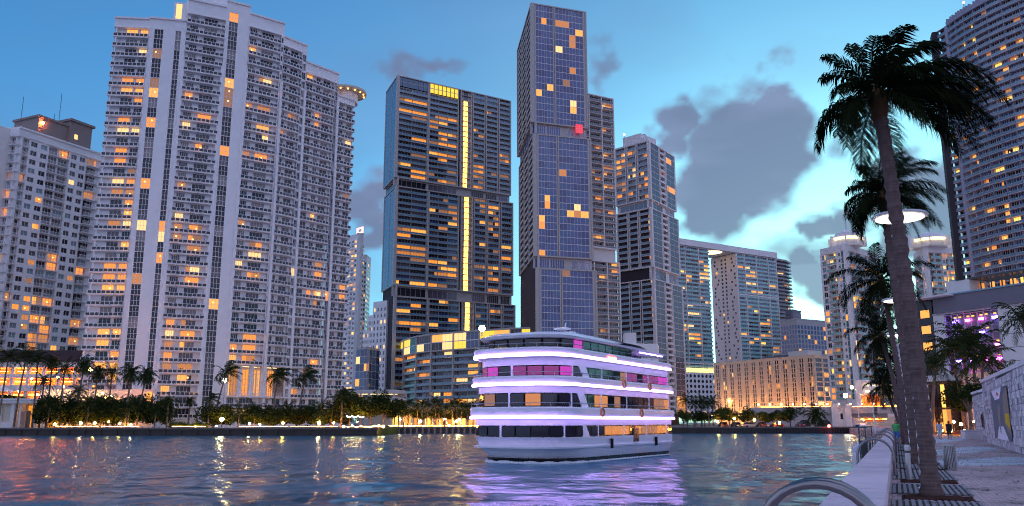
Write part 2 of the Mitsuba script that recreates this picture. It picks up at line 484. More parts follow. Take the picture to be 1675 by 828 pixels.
            for i in range(n):
                s.mood = max(.25, 1 + .55 * math.sin(i * .55 + w) + .55 * math.sin(i * .23 + 2 * w) + .35 * (1 - 2 * i / n))
                if i in skip:
                    continue
                for j, (x, y) in enumerate(spans):
                    f = o.get('force')
                    em = f(i, j) if f else 0
                    if em == 0:
                        em = s.pick(lit, prevs.get(j - 1))
                    prevs[j] = em
                    if em and y - x > 2.2 and not f and s.r.random() < .6:
                        c = x + (y - x) * s.r.choice([.33, .5, .67])
                        e2 = s.r.choice(['dim', 'dusk', 'warm', None, em])
                        ee = [em, e2] if s.r.random() < .5 else [e2, em]
                        s.win(F, x - .02, c, zl - .01, zh + .01, d0, d1, z0 + i * fh, ee[0], o.get('mat'), o.get('name', 'window'))
                        s.win(F, c, y + .02, zl - .01, zh + .01, d0, d1, z0 + i * fh, ee[1], o.get('mat'), o.get('name', 'window'))
                    else:
                        s.win(F, x - .02, y + .02, zl - .01, zh + .01, d0, d1, z0 + i * fh, em, o.get('mat'), o.get('name', 'window'))
                    if em and s.lamps and s.r.random() < s.lamps:
                        c = x + (y - x) * s.r.uniform(.25, .75)
                        zz = z0 + i * fh + zl + (zh - zl) * s.r.uniform(.45, .8)
                        part(s.k, 'room_lamp', MB().box(F, c - .2, c + .2, zz - .2, zz + .2, d1, d1 + .05), 'pane', 'bulb')
                    nb = o.get('nb', bars)
                    for q in range(nb + 1):
                        if kind == 'win' and q in (0, nb):
                            continue
                        xx = x + (y - x) * q / nb
                        s.B.box(F, xx - o.get('bw', .045), xx + o.get('bw', .045), z0 + i * fh + zl, z0 + i * fh + zh, d1 - .02, d1 + .06)
                    if kind == 'glass':
                        s.B.box(F, x, y, z0 + i * fh + zh, z0 + (i + 1) * fh + zl, -.3, .05)
                    for q in o.get('hb', ()):
                        s.B.box(F, x, y, z0 + i * fh + q - .04, z0 + i * fh + q + .04, d1 - .02, d1 + .05)

    def piers(s, F, z0, z1, xs, w=.5, d0=-1.4, d1=.12):
        for x in xs:
            s.W.box(F, x * F.L - w / 2, x * F.L + w / 2, z0, z1, d0, d1)

    def done(s, extra=None):
        if s.W.n:
            part(s.k, 'wall', s.W, s.wall)
        stuffpart(s.k, 'window_bar', s.B, s.bars)
        for (name, mat), mb in s.rest.items():
            stuffpart(s.k, name + '_group', mb, mat)


def core(k, poly, z0, z1, mat='grey_frame', name='core'):
    part(k, name, MB().prism(Polygon(poly).buffer(-1.6, join_style=2), z0, z1), mat)


def roof(k, poly, z, mat, out=.2, h=.5):
    part(k, 'roof', MB().prism(Polygon(poly).buffer(out, join_style=2), z, z + h), mat)


def back(a, b, c, off=0):
    """Plan outline from a left corner, a front corner, a right corner: the fourth corner closes the block."""
    return [tuple(a), tuple(b), tuple(c), tuple(np.array(a) + np.array(c) - np.array(b))]


# ------------------------------------------------------------------ the white curved apartment tower
def curved_white_tower():
    k = thing('apartment_tower', 'broad white curved apartment tower with stacked dark railed balconies and orange windows', 'building')
    t = Tower(k, 11, lamps=.4, lit=.42, glass=('glass_dark', 'glass_dark', 'glass_curtain', 'glass_dark', 'glass_blind'), rail='rail_dark')
    px = [147, 208, 272, 340, 382, 443, 484, 541, 570]
    ang = [6, 12, 26, 32, 38, 50, 49, 47]
    kk = [(p - 837.5) / FOCAL / (CP + .019 * SP) for p in px]
    P = [np.array([kk[0] * 228, 228.])]
    for i, a in enumerate(ang):
        d = np.array([math.cos(math.radians(a)), math.sin(math.radians(a))])
        p = P[-1]
        P.append(p + d * ((kk[i + 1] * p[1] - p[0]) / (d[0] - kk[i + 1] * d[1])))
    Fs = [Face(P[i], P[i + 1]) for i in range(8)]
    tops = [Fs[0].at(200, 28)[1], Fs[1].at(270, 30)[1], Fs[2].at(335, 3)[1], Fs[3].at(376, 1)[1], Fs[4].at(450, 33)[1], Fs[5].at(478, 64)[1], Fs[6].at(512, 104)[1], Fs[7].at(563, 158)[1]]
    fh, zb = 3.05, 2.6
    n = [int((h - zb - 1.6) / fh) for h in tops]
    sty = dict(style='panel', rec=.85, proj=.5, zl=.1, zh=2.6)

    def frc(rows):
        return lambda i, j: rows.get((i, j), rows.get((i, -1), 0))

    N = n[0]
    t.facade(Fs[0], zb, n[0], fh, [('bal', 0.0, 1.0, dict(sty, win=[(.34, .66), (.74, .96)], post=(.08,), nb=3, force=frc({(N - 1, -1): 'amber', (N - 6, -1): 'warm', (N - 7, -1): 'amber', (N - 18, 1): 'warm', (11, -1): 'amber', (12, -1): 'warm', (7, -1): 'amber', (13, -1): 'warm', (3, 1): 'amber'})))])
    stripo = dict(zl=.06, zh=2.98, nb=3, hb=(1.5,), lit=.06)
    for j, a, b in ((1, 0, .13), (1, .40, .71), (1, .88, 1), (3, 0, .12), (3, .52, 1)):
        t.W.box(Fs[j], a * Fs[j].L, b * Fs[j].L, zb, zb + n[j] * fh, -.6, 0)
    lx = Fs[1].L
    t.facade(Fs[1], zb, n[1], fh, [('win', .13, .40, dict(stripo, win=[(.06, .94)], force=frc({(N - 3, 0): 'dusk', (N - 6, 0): 'dusk', (N - 7, 0): 'amber', (N - 10, 0): 'warm', (N - 20, 0): 'pale', (12, 0): 'dim'}))), ('win', .71, .88, dict(stripo, nb=2, win=[(.06, .94)]))])
    t.facade(Fs[2], zb, n[2], fh, [('bal', 0, 1, dict(sty, win=[(.10, .30), (.46, .80)], nb=4, lit=.28))])
    t.facade(Fs[3], zb, n[3], fh, [('win', .12, .52, dict(stripo, win=[(.05, .95)], force=frc({(N - 5, 0): 'amber', (N - 6, 0): 'dusk', (N - 7, 0): 'dusk', (N - 12, 0): 'warm'})))])
    lob = range(0, 5)
    t.facade(Fs[4], zb, n[4], fh, [('bal', 0, .92, dict(sty, win=[(.06, .26), (.42, .80)], nb=4, skip=(2, 3, 4), lit=.2)), ('win', .92, 1, dict(zl=.6, zh=2.2, win=[(.15, .85)], nb=1, lit=.12))])
    t.facade(Fs[5], zb, n[5], fh, [('bal', 0, .80, dict(sty, win=[(.08, .30), (.48, .86)], nb=2, skip=(2, 3, 4), lit=.05)), ('win', .80, 1, dict(zl=.2, zh=2.5, win=[(.1, .9)], nb=2, lit=.05))])
    t.facade(Fs[6], zb, n[6], fh, [('bal', 0, .86, dict(sty, win=[(.08, .28), (.42, .56), (.66, .9)], nb=2, lit=.12)), ('win', .86, 1, dict(stripo, nb=2, win=[(.1, .9)], lit=.03))])
    t.facade(Fs[7], zb, n[7], fh, [('bal', 0, 1, dict(sty, win=[(.12, .4), (.6, .92)], nb=2, lit=.13))])
    for j, F in enumerate(Fs):
        zt = zb + n[j] * fh
        t.W.box(F, 0, F.L, zt, tops[j], -3, .02)
        t.W.box(F, -.05, F.L + .05, tops[j] - .5, tops[j] - .003, -3.3, .5)
        t.W.box(F, 0, F.L, .05, zb, -3, -.02)
    for F, x in ((Fs[2], 0), (Fs[3], 0), (Fs[4], 0), (Fs[5], 0), (Fs[6], 0), (Fs[7], 0)):
        t.W.box(F, x - .5, x + .35, zb, zb + min(n) * fh, -1.9, .35)
    back_ = P[-1] + np.array([-.7, .72]) * 4
    poly = [tuple(p) for p in P] + [tuple(P[-1] + np.array([-12, 14])), tuple(P[0] + np.array([6, 34]))]
    part(k, 'core', MB().prism(Polygon(poly).buffer(-7.2, join_style=2), .05, min(tops[0], tops[5]) - 6), 'plaster')
    for j in range(8):
        F = Fs[j]
        q = Polygon([F.pt(0, -2.4), F.pt(F.L, -2.4), F.pt(F.L, -13), F.pt(0, -13)])
        t.W.prism(q, 60, tops[j] - .7)
    # roof storeys, stepped as in the photograph
    F = Fs[1]
    t.W.box(F, .58 * F.L, F.L + 1, tops[1], tops[2] - .4, -9, -2.2)
    t.win(F, .64 * F.L, .80 * F.L, .8, tops[2] - tops[1] - 1.0, -2.25, -2.15, tops[1], 'pale')
    t.W.box(Fs[2], .1, Fs[2].L + 2, tops[2], tops[2] + 3.5, -10, -3)
    # the tall lit lobby loggia
    F4, F5 = Fs[4], Fs[5]
    zl, zh = zb + 2 * fh, zb + 5 * fh
    for F, a, b in ((F4, .02, .97), (F5, 0, .78)):
        t.W.box(F, a * F.L, b * F.L, zl, zh, -6.4, -6)
        t.W.box(F, a * F.L, b * F.L, zh - .35, zh, -6, 0)
    lm = 'amber'
    for F, xs in ((F4, (.05, .29, .53, .76)), (F5, (.02, .28, .54))):
        for i, x in enumerate(xs):
            part(k, 'lobby_window', MB().box(F, x * F.L, (x + .23) * F.L, zl + .3, zh - 1.2, -5.98, -5.8), 'pane', ['amber', 'dim', 'warm', 'dim'][i])
            for q in range(4):
                t.B.box(F, (x + .23 * q / 3) * F.L - .07, (x + .23 * q / 3) * F.L + .07, zl + .2, zh - 1.1, -5.82, -5.7)
            for q in range(5):
                t.B.box(F, x * F.L, (x + .23) * F.L, zl + .4 + 1.6 * q, zl + .5 + 1.6 * q, -5.82, -5.72)
    for x in (.02, .36, .66, .98):
        part(k, 'column', MB().tube([np.append(F4.pt(x * F4.L, -.7), zl), np.append(F4.pt(x * F4.L, -.7), zh)], .65, 12), 'white_wall', smooth=True)
    part(k, 'lobby_lamp', MB().box(F4, .2 * F4.L, .9 * F4.L, zh - .45, zh - .38, -4, -3.2), 'pane', 'crown')
    part(k, 'lobby_lamp', MB().box(F5, .05 * F5.L, .7 * F5.L, zh - .45, zh - .38, -4, -3.2), 'pane', 'crown')
    m = MB().box(F4, 0, F4.L, zl - .2, zl, -2, .9).box(F5, 0, F5.L, zl - .2, zl, -2, .9)
    for F in (F4, F5):
        m.box(F, 0, F.L, zl + 1, zl + 1.1, .7, .82).box(F, 0, F.L, zl + .1, zl + .2, .7, .82)
        for q in range(10):
            m.box(F, q / 10 * F.L, q / 10 * F.L + .16, zl, zl + 1, .7, .82)
    part(k, 'balcony', m, 'white')
    # round lit canopy at the low right end of the roof
    c = Fs[7].pt(Fs[7].L * .8, -4)
    zc = tops[7] + 2.5
    part(k, 'roof_canopy', MB().lathe([(4.5, 0), (7.2, .3), (7.3, 1.0), (4.5, 1.2), (4.5, 0)], (c[0], c[1], zc), 28), 'tan_canvas', smooth=30)
    part(k, 'roof_drum', MB().lathe([(0, 0), (4.4, 0), (4.4, 4), (0, 4)], (c[0], c[1], zc - 3.2), 24), 'white_wall', smooth=30)
    for a in range(10):
        g = math.radians(180 + a * 22)
        part(k, 'canopy_lamp', MB().ball((c[0] + 6.4 * math.cos(g), c[1] + 6.4 * math.sin(g), zc - .1), .25), 'pane', 'bulb')
    t.done()
    return Fs, tops, zb


WT, WTOPS, WZB = curved_white_tower()


# ------------------------------------------------------------------ the pale tower at the left edge
def pale_tower():
    k = thing('apartment_tower', 'pale square windowed apartment tower with brown roof house at the left edge', 'building')
    t = Tower(k, 5, lamps=.35, lit=.2, glass=('glass_dark', 'glass_dark', 'glass_curtain', 'glass_grey', 'glass_pale'), bars='white')
    H = .3633 * 258 + EYE
    A, B = on_z(33, 207.7, H), on_z(146, 245, H)
    F = Face(A, B)
    G = Face(F.a + np.array([-14, 3.2]), F.a)
    z0, fh = 18.0, 2.98
    n = int((H - 1.2 - z0) / fh)
    x = [F.at(p, 300)[0] / F.L for p in (22, 40, 44, 70, 74, 109, 113, 134, 138, 160)]
    wo = dict(win=[(.10, .42), (.60, .92)], zl=.7, zh=2.3, nb=2)
    bo = dict(style='bars', rec=.8, proj=.3, zh=2.5, nb=3)
    t.facade(F, z0, n, fh, [('bal', 0, x[1], dict(bo, win=[(.15, .9)])), ('win', x[1], x[4], wo), ('bal', x[4], x[5], dict(bo, win=[(.04, .46), (.54, .96)], proj=.1)), ('win', x[5], x[8], dict(wo, lit=.1)),
                            ('bal', x[8], x[9], dict(bo, win=[(.1, .9)], proj=1.2, rec=.6))])
    t.facade(G, z0, n, fh, [('bal', .55, 1.03, dict(bo, win=[(.1, .85)])), ('win', 0, .55, dict(wo))])
    t.W.box(F, -.3, x[9] * F.L, z0 + n * fh, H, -3, .35)
    t.W.box(F, -.3, x[9] * F.L, H - .6, H - .003, -3, .8)
    t.W.box(G, 0, G.L + .3, z0 + n * fh, H - .01, -3, .34)
    E = Face(F.pt(x[9] * F.L, 1.0), F.pt(x[9] * F.L + 9, -7))
    t.W.box(E, 0, E.L, z0, H - 1, -2, 0)
    for i in range(n):
        t.win(E, E.L * .25, E.L * .62, .6, 2.2, -.02, .05, z0 + i * fh, t.pick(.15), 'glass_dark')
    core(k, [F.pt(-14, -1.5), F.pt(x[9] * F.L, -1.5), F.pt(x[9] * F.L, -24), F.pt(-14, -24)], 5, H - .6, 'plaster')
    m = MB().box(F, F.L * .3, F.L * .72, H, H + 6.5, -15, -2.5).box(F, F.L * .28, F.L * .74, H + 6.5, H + 7.2, -15.5, -2)
    m.box(F, F.L * .72, F.L * 1.05, H, H + 8.5, -12, -1.2).box(F, F.L * .70, F.L * 1.08, H + 8.5, H + 9.3, -12.5, -.6)
    part(k, 'roof_house', m, 'brown_wall')
    t.win(F, F.L * .79, F.L * .84, 2.5, 4.2, -1.22, -1.1, H, 'pale')
    for s, h in ((.1, 6), (.55, 4), (.62, 12)):
        part(k, 'antenna', MB().tube([np.append(F.pt(s * F.L, -4), H), np.append(F.pt(s * F.L, -4), H + 6 + h)], .09, 5), 'dark_steel')
    p = F.pt(F.L * .33, -1.5)
    part(k, 'beacon', MB().ball((p[0], p[1], H + 4.4), .45), 'pane', 'lampr', wt=.02)
    part(k, 'beacon_post', MB().tube([(p[0], p[1], H), (p[0], p[1], H + 4.2)], .12, 5), 'dark_steel')
    t.done()
    return F, H


PT, PH = pale_tower()


# ------------------------------------------------------------------ dark framed residential towers, each of shifted blocks
def block_tower(label, seed, A, B, C, H, blocks, front, side, fh=3.0, wall='grey_frame', glass=('glass_navy',), lit=.13, base=5., sidew=None, rail='rail_blue', pal=PAL, cap=300, recess=None, hook=None, bars=None):
    k = thing('residential_tower', label, 'building')
    t = Tower(k, seed, wall=wall, bars=bars or wall, glass=glass, lit=lit, rail=rail, pal=pal, cap=cap)
    for bi, (z0, z1, dt, dn) in enumerate(blocks):
        F, S = Face(B, C).moved(dt, dn), Face(A, B).moved(-dn * .5, -dt)
        F, S = Face(S.b, F.b), Face(S.a, S.b)
        n = max(1, int((z1 - z0) / fh + .01))
        f2 = (z1 - z0) / n
        t.facade(F, z0, n, f2, front(bi, n, f2))
        t.facade(S, z0, n, f2, side(bi, n, f2))
        pf = sorted({round(x, 3) for b in front(bi, n, f2) for x in b[1:3]})
        t.piers(F, z0, z1, [x for x in pf if .005 < x < .995], .55, -1.3, .16)
        t.piers(S, z0, z1, sorted({round(x, 3) for b in side(bi, n, f2) for x in b[1:3] if .01 < x < .99}), .4, -.9, .14)
        for Q in (F, S):
            t.W.box(Q, -.15, Q.L + .15, z1 - .55, z1 + .003 * bi, -1.5, .3)
            t.W.box(Q, -.15, Q.L + .15, z0 - .1, z0 + .45, -1.5, .3)
            t.W.box(Q, -.3, .3, z0, z1 - .01, -1.2, .32)
            t.W.box(Q, Q.L - .3, Q.L + .3, z0, z1 - .01, -1.2, .315)
        if recess and bi < len(blocks) - 1:
            zr = blocks[bi + 1][1]
            for Q, wins in ((F, ((.02, .26), (.28, .52), (.65, .76), (.78, .88), (.9, .98))), (S, ((.1, .9),))):
                t.W.box(Q, 0, Q.L, zr, z0 - .1, -2.2, -1.2)
                for x, y in wins:
                    t.win(Q, x * Q.L, y * Q.L, .5, z0 - zr - .8, -1.25, -1.1, zr, t.pick(.03), None)
                    for q in range(7):
                        xx = (x + (y - x) * q / 6) * Q.L
                        t.B.box(Q, xx - .07, xx + .07, zr + .4, z0 - .5, -1.12, -1.02)
        if hook:
            hook(t, bi, F, S, z0, n, f2)
    poly = back(A, B, C)
    core(k, [np.array(p) + (Face(B, C).n * -1.0) for p in poly], .1, H - 1, 'dark_band')
    roof(k, [np.array(p) + (Face(B, C).n * -1.0) for p in poly], H - .5, wall, .0, .4)
    t.done()
    return k


def icon():
    H = 187.
    B, A, C = on_z(651, 121, H), on_z(632.5, 149, H), on_z(835, 163.5, H)
    F = Face(B, C)
    zz = [F.at(649, 290)[1], F.at(648, 303)[1], F.at(638, 466)[1], F.at(637, 483)[1]]

    def front(bi, n, fh):
        bo = dict(style='glass', rec=1.0, proj=.1, zh=fh - .3, nb=5)
        gold = dict(win=[(.3, .7)], zl=.15, zh=fh - .3, rec=1.0, style='none', nb=3, lit=1, hb=(1.4,), force=lambda i, j: 'strip' if bi or i < n - 2 else None, name='lift_lobby_window')

        def pent(i, j):
            return ('yellow' if i >= n - 2 else 0) if not bi else 0
        return [('bal', 0, .26, dict(bo, lit=.25, skip=(n - 1, n - 2) if not bi else ())), ('bal', .27, .52, dict(bo, lit=.28, skip=(n - 1, n - 2) if not bi else (), win=[(.03, .33), (.35, .65), (.67, .97)], nb=3)), ('bal', .545, .64, gold),
                ('bal', .655, .76, dict(bo, win=[(.04, .5), (.52, .96)], nb=3, lit=.24)), ('bal', .775, .88, dict(bo, win=[(.04, .5), (.52, .96)], nb=3, lit=.26 if bi else .08)), ('bal', .895, .995, dict(bo, win=[(.05, .95)], nb=5, lit=.22))]

    def hook(t, bi, F, S, z0, n, fh):
        if bi:
            return
        za, zb = z0 + (n - 2) * fh + .3, z0 + n * fh - .6
        for (a, b, em, np_) in ((0, .26, None, 6), (.27, .52, 'yellow', 7), (.655, .76, None, 3), (.775, .88, None, 3)):
            for q in range(np_):
                x0, x1 = (a + (b - a) * q / np_) * F.L + .3, (a + (b - a) * (q + 1) / np_) * F.L - .05
                part(t.k, 'penthouse_window', MB().box(F, x0, x1, za, zb, -.5, -.35), 'pane' if em else 'glass_blue', em)
                t.B.box(F, x0 - .08, x0 + .08, za, zb, -.4, -.2)
            t.B.box(F, a * F.L, b * F.L, (za + zb) / 2 - .15, (za + zb) / 2 + .15, -.4, -.2)

    def side(bi, n, fh):
        return [('glass', 0.02, .5, dict(win=[(.0, .5), (.5, 1)], nb=1, lit=0, zl=.0, zh=fh - .12, mat='glass_blue')), ('glass', .54, .98, dict(win=[(0, 1)], nb=2, lit=.01, zl=.0, zh=fh - .12, mat='glass_blue'))]
    return block_tower('broad dark glass tower split by one bright golden column of windows', 21, A, B, C, H,
                       [(zz[0], H - .6, 0, 0), (zz[2], zz[1], .9, .9), (9., zz[3], 1.8, 1.8)], front, side, recess=True, hook=hook, glass=('glass_navy', 'glass_dark', 'glass_dark', 'glass_grey'), wall='warm_frame', pal=['warm', 'warm', 'dim', 'dim', 'amber', 'dusk', 'dusk'])


icon()


def slim():
    H = 187.
    B, A, C = on_z(869, 2.8, H), on_z(846.5, 81, H), on_z(957.5, 17.5, H)
    F = Face(B, C)
    zz = [F.at(864, 199)[1], F.at(864, 217)[1], F.at(862, 418)[1], F.at(862, 437)[1]]

    def front(bi, n, fh):
        def frc(i, j):
            if bi == 0 and i >= n - 2:
                return None
            return 0
        g = dict(zl=.0, zh=fh - .2, nb=2, lit=.075, force=frc, bw=.04)
        return [('bal', .015, .06, dict(style='solid', rec=2.0, win=[(.1, .9)], lit=.05, nb=1, name='side_window')), ('glass', .07, .395, dict(g, win=[(.0, .34), (.34, .62), (.62, 1)])), ('glass', .425, .95, dict(g, win=[(.0, .26), (.26, .5), (.5, .72), (.72, 1)])),
                ('bal', .965, .99, dict(style='solid', rec=1.6, win=[(.2, .8)], lit=0, nb=1, name='side_window'))]

    def side(bi, n, fh):
        b = dict(style='solid', rec=2.2, win=[(.1, .9)], lit=.04, nb=2, name='side_window')
        return [('bal', .06, .30, b), ('bal', .36, .62, b), ('bal', .68, .95, b)]
    k = block_tower('tallest slim tower with blue violet glass front and pale frame', 31, A, B, C, H,
                    [(zz[0], H - .6, 0, 0), (zz[2], zz[1], .9, .9), (9., zz[3], 1.8, 1.8)], front, side, recess=True, glass=('glass_indigo', 'glass_violet', 'glass_azure', 'glass_indigo'), wall='warm_frame', bars='pale_frame')
    # a red lit flat half way up
    s, z = F.at(946, 212)
    part(k, 'window', MB().box(F, s - 1.7, s + 1.7, z - 2.0, z + 2.0, .91, .97), 'pane', 'red', label='red lit window')
    part(k, 'red_window_bars', MB().box(F, s - .06, s + .06, z - 2, z + 2, .95, 1.02).box(F, s - 1.7, s + 1.7, z - .06, z + .06, .95, 1.02), 'pale_frame')
    # the lower wing with white balconies to its right
    H2 = F.at(958, 143)[1]
    a = F.pt(F.L + .8, -6)
    b = on_z(1002.5, 162, H2)
    return a, b, H2


wa, wb, WH = slim()


def wing():
    k = thing('residential_tower', 'lower pink grey wing of white balconies against the tallest slim tower', 'building')
    t = Tower(k, 33, wall='plaster', glass=('glass_dark', 'glass_grey', 'glass_curtain'), lit=.18, rail='rail_grey')
    F = Face(wa, wb)
    zz = [F.at(960, 403)[1], F.at(960, 416)[1]]
    for bi, (z0, z1, G) in enumerate(((zz[0], WH, F), (9., zz[1] - 2.5, F.moved(.6, .9)))):
        n = round((z1 - z0) / 3.0)
        fh = (z1 - z0) / n
        bo = dict(style='glass', rec=1.5, proj=.5, zh=fh - .5, nb=3)
        t.facade(G, z0, n, fh, [('bal', .0, .16, dict(bo, win=[(.1, .9)])), ('bal', .2, .58, dict(bo)), ('bal', .62, .98, dict(bo))])
        t.piers(G, z0, z1, (.0, .18, .60, 1.0), .6, -1.4, .2)
        t.W.box(G, 0, G.L, z1 - .5, z1, -1.6, .5)
        t.W.box(G, 0, G.L, z0 - .3, z0 + .3, -1.6, .6)
    t.W.box(F, 0, F.L, zz[1] - 2.5, zz[0], -2, -1)
    core(k, [F.pt(0, -1.4), F.pt(F.L, -1.4), F.pt(F.L, -20), F.pt(0, -20)], .1, WH - .6, 'plaster')
    t.done()


wing()


def corner_tower():
    H = 151.
    B, A, C = on_z(1061, 228.3, H), on_z(1005.2, 243.5, H), on_z(1102.4, 255, H)
    F = Face(B, C)
    zz = [F.at(1063, 325)[1], F.at(1063, 338)[1], F.at(1060, 433)[1], F.at(1060, 452)[1], F.at(1068, 553)[1]]

    def front(bi, n, fh):
        g = dict(zl=0, zh=fh - .2, nb=2, lit=.10)
        return [('glass', .02, .36, dict(g, win=[(0, 1)], mat='glass_grey')), ('bal', .40, .60, dict(style='solid', rec=1.8, win=[(.1, .9)], lit=.05, nb=1)), ('glass', .64, .98, dict(g, win=[(0, 1)], mat='glass_grey'))]

    def side(bi, n, fh):
        b = dict(style='glass', rec=1.0, proj=.1, nb=4, lit=.3, zh=fh - .35)
        return [('bal', .02, .31, b), ('bal', .36, .61, dict(b, lit=.16)), ('bal', .66, .97, b)]
    k = block_tower('medium height corner tower with blue balconies left and grey glass right', 41, A, B, C, H, [(zz[0], H - .5, 0, 0), (zz[2], zz[1], .6, .6), (6., zz[3], 1.2, 1.2)], front, side, fh=3.0, recess=True,
                    glass=('glass_navy', 'glass_dark', 'glass_blue'), wall='pale_frame', lit=.25)
    S = Face(A, B)
    part(k, 'roof_house', MB().box(S, S.L * .1, S.L * .62, H, H + 7, -16, -5).box(S, S.L * .62, S.L * .8, H, H + 4.5, -14, -6), 'pale_frame')
    for q in range(6):
        part(k, 'roof_fan', MB().box(S, S.L * (.3 + .05 * q), S.L * (.33 + .05 * q), H + 7, H + 8, -12, -10), 'dark_steel')
    p = S.pt(S.L * .13, -5.5)
    part(k, 'beacon', MB().ball((p[0], p[1], H + 9), .5), 'pane', 'lampr', wt=.02)
    part(k, 'beacon_post', MB().tube([(p[0], p[1], H + 6.9), (p[0], p[1], H + 8.7)], .15, 5), 'dark_steel')


corner_tower()


# ------------------------------------------------------------------ twin teal tower under one roof slab with a round lit opening
def teal_twin():
    k = thing('residential_tower', 'pair of teal balcony slabs under one white roof with a lit round opening', 'building')
    t = Tower(k, 51, wall='pale_frame', glass=('glass_teal', 'glass_teal', 'glass_dark', 'glass_blue'), lit=.13, rail='rail_teal', pal=PALY)
    H = .22 * 590 + EYE
    P, Q = on_z(1108.5, 389.5, H), on_z(1269, 413.5, H)
    R = Face(P, Q)
    s1, s2 = R.at(1160, 420)[0], R.at(1203.5, 420)[0]
    L = Face(R.pt(-6), R.pt(s1))
    F = Face(R.pt(s2), R.pt(R.L))
    z0, zt = 34., H - 5
    n = round((zt - z0) / 3.0)
    fh = (zt - z0) / n
    bo = dict(style='glass', rec=1.0, proj=.15, zh=fh - .4, nb=3)
    t.facade(L, z0, n, fh, [('bal', 0, .33, bo), ('bal', .36, .69, bo), ('bal', .72, 1, bo)])
    n2 = n + 8
    t.facade(F, zt - n2 * fh, n2, fh, [('bal', 0.02, .2, dict(bo, win=[(.1, .9)])), ('bal', .22, .48, bo), ('bal', .5, .77, dict(bo, lit=.12)), ('bal', .79, .98, dict(bo, win=[(.1, .9)]))])
    for X, xs in ((L, (.0, .345, .705)), (F, (.01, .21, .49, .78, .99))):
        t.piers(X, 12, zt, xs, .5, -1.6, .2)
    for X, zs in ((F, (.25, .5, .75)), (L, (.33, .66))):
        for z in zs:
            t.W.box(X, 0, X.L, z * zt, z * zt + .8, -1.5, .32)
    # the side wall with its scattered small windows
    dep = 26.
    kx = F.a
    S = Face(F.pt(0, -dep), F.a)
    sx = S.at(1162, 450)[0]
    S = Face(S.pt(min(max(sx, 0), S.L - 5)), S.b)
    wl, rr = MB().box(S, 0, S.L, 12, zt, -1.5, 0), random.Random(8)
    part(k, 'side_wall', wl, 'pink_wall')
    wins, lits = MB(), MB()
    for i in range(int((zt - 14) / fh)):
        z = 14 + i * fh + .8
        for x in ((.40, .55) if rr.random() < .9 else (.4,)):
            mb = lits if rr.random() < .05 else wins
            mb.box(S, x * S.L, (x + .06) * S.L, z, z + 1.6, -.02, .05)
        for x in (rr.uniform(.04, .26), rr.uniform(.7, .92)):
            mb = lits if rr.random() < .06 else wins
            mb.box(S, x * S.L, (x + .06) * S.L, z, z + 1.6, -.02, .05)
    stuffpart(k, 'small_window', wins, 'glass_dark')
    stuffpart(k, 'small_lit_window', lits, 'pane', 'amber')
    # roof slab with the opening
    r = Polygon([R.pt(-8, .6), R.pt(R.L + .6, .6), R.pt(R.L + .6, -dep), R.pt(-8, -dep)])
    c = R.pt((s1 + s2) / 2 - 1.5, -10)
    rad = 8.2
    hole = Point(*c).buffer(rad, 24)
    part(k, 'roof', MB().prism(r.difference(hole), H - 4.5, H), 'pale_frame')
    part(k, 'opening_light', MB().prism(Point(*c).buffer(rad - .05, 24).difference(Point(*c).buffer(rad - .35, 24)), H - 4.4, H - .4), 'pane', 'crown', wt=.02)
    part(k, 'canopy', MB().prism(Point(*c).buffer(rad + 1.5, 24), H + .2, H + .5), 'white')
    core(k, [L.pt(0, -1.2), L.pt(L.L, -1.2), L.pt(L.L, -dep), L.pt(0, -dep)], 5, zt, 'pale_frame')
    core(k, [F.pt(-.5, -1.2), F.pt(F.L, -1.2), F.pt(F.L, -dep), F.pt(-.5, -dep)], 5, zt, 'pale_frame')
    # podium with round openings
    G = Face(R.pt(-8, 2), R.pt(s1 + 3, 2))
    z1 = G.at(1140, 610)[1]
    part(k, 'podium', MB().box(G, 0, G.L, 5, z1, -12, 0), 'white')
    mh, lt = MB(), MB()
    for i in range(11):
        for j in range(8):
            x, z = (i + .5) / 11 * G.L, z1 - 2.2 - j * 3.6
            if z > 6:
                v = MB().tube([np.append(G.pt(x, -.02), z), np.append(G.pt(x, .05), z)], 1.15, 12)
                (lt if rr.random() < .07 else mh).add(*v.get())
    stuffpart(k, 'round_opening', mh, 'glass_dark')
    stuffpart(k, 'lit_round_opening', lt, 'pane', 'pale')
    part(k, 'podium_lamp', MB().box(G, 2, G.L - 1, z1 + .4, z1 + 3.4, -1.5, -.6), 'pane', 'podium', wt=.01)
    t.done()
    # the rounded grey block behind on the right
    k = thing('residential_tower', 'grey rounded balcony block just right of the teal balcony slabs', 'building')
    t = Tower(k, 53, wall='grey_frame', glass=('glass_grey', 'glass_dark'), lit=.12, pal=PALY, rail='rail_grey')
    h = zrow(426, 655)
    a, b, c2 = on_y(1262, 426, 652)[:2], on_y(1283, 426, 660)[:2], on_y(1291, 426, 672)[:2]
    for X in (Face(a, b), Face(b, c2)):
        n = 30
        t.facade(X, h - 30 * 3.0, n, 3.0, [('bal', 0, 1, dict(style='glass', rec=1.5, proj=1.1, zh=2.5, nb=3))])
        t.W.box(X, 0, X.L, h - .1, h + 1.2, -5, 1.4)
    core(k, [a, b, c2, c2 + [-4, 20], a + [4, 24]], 5, h, 'grey_frame')
    t.done()


teal_twin()


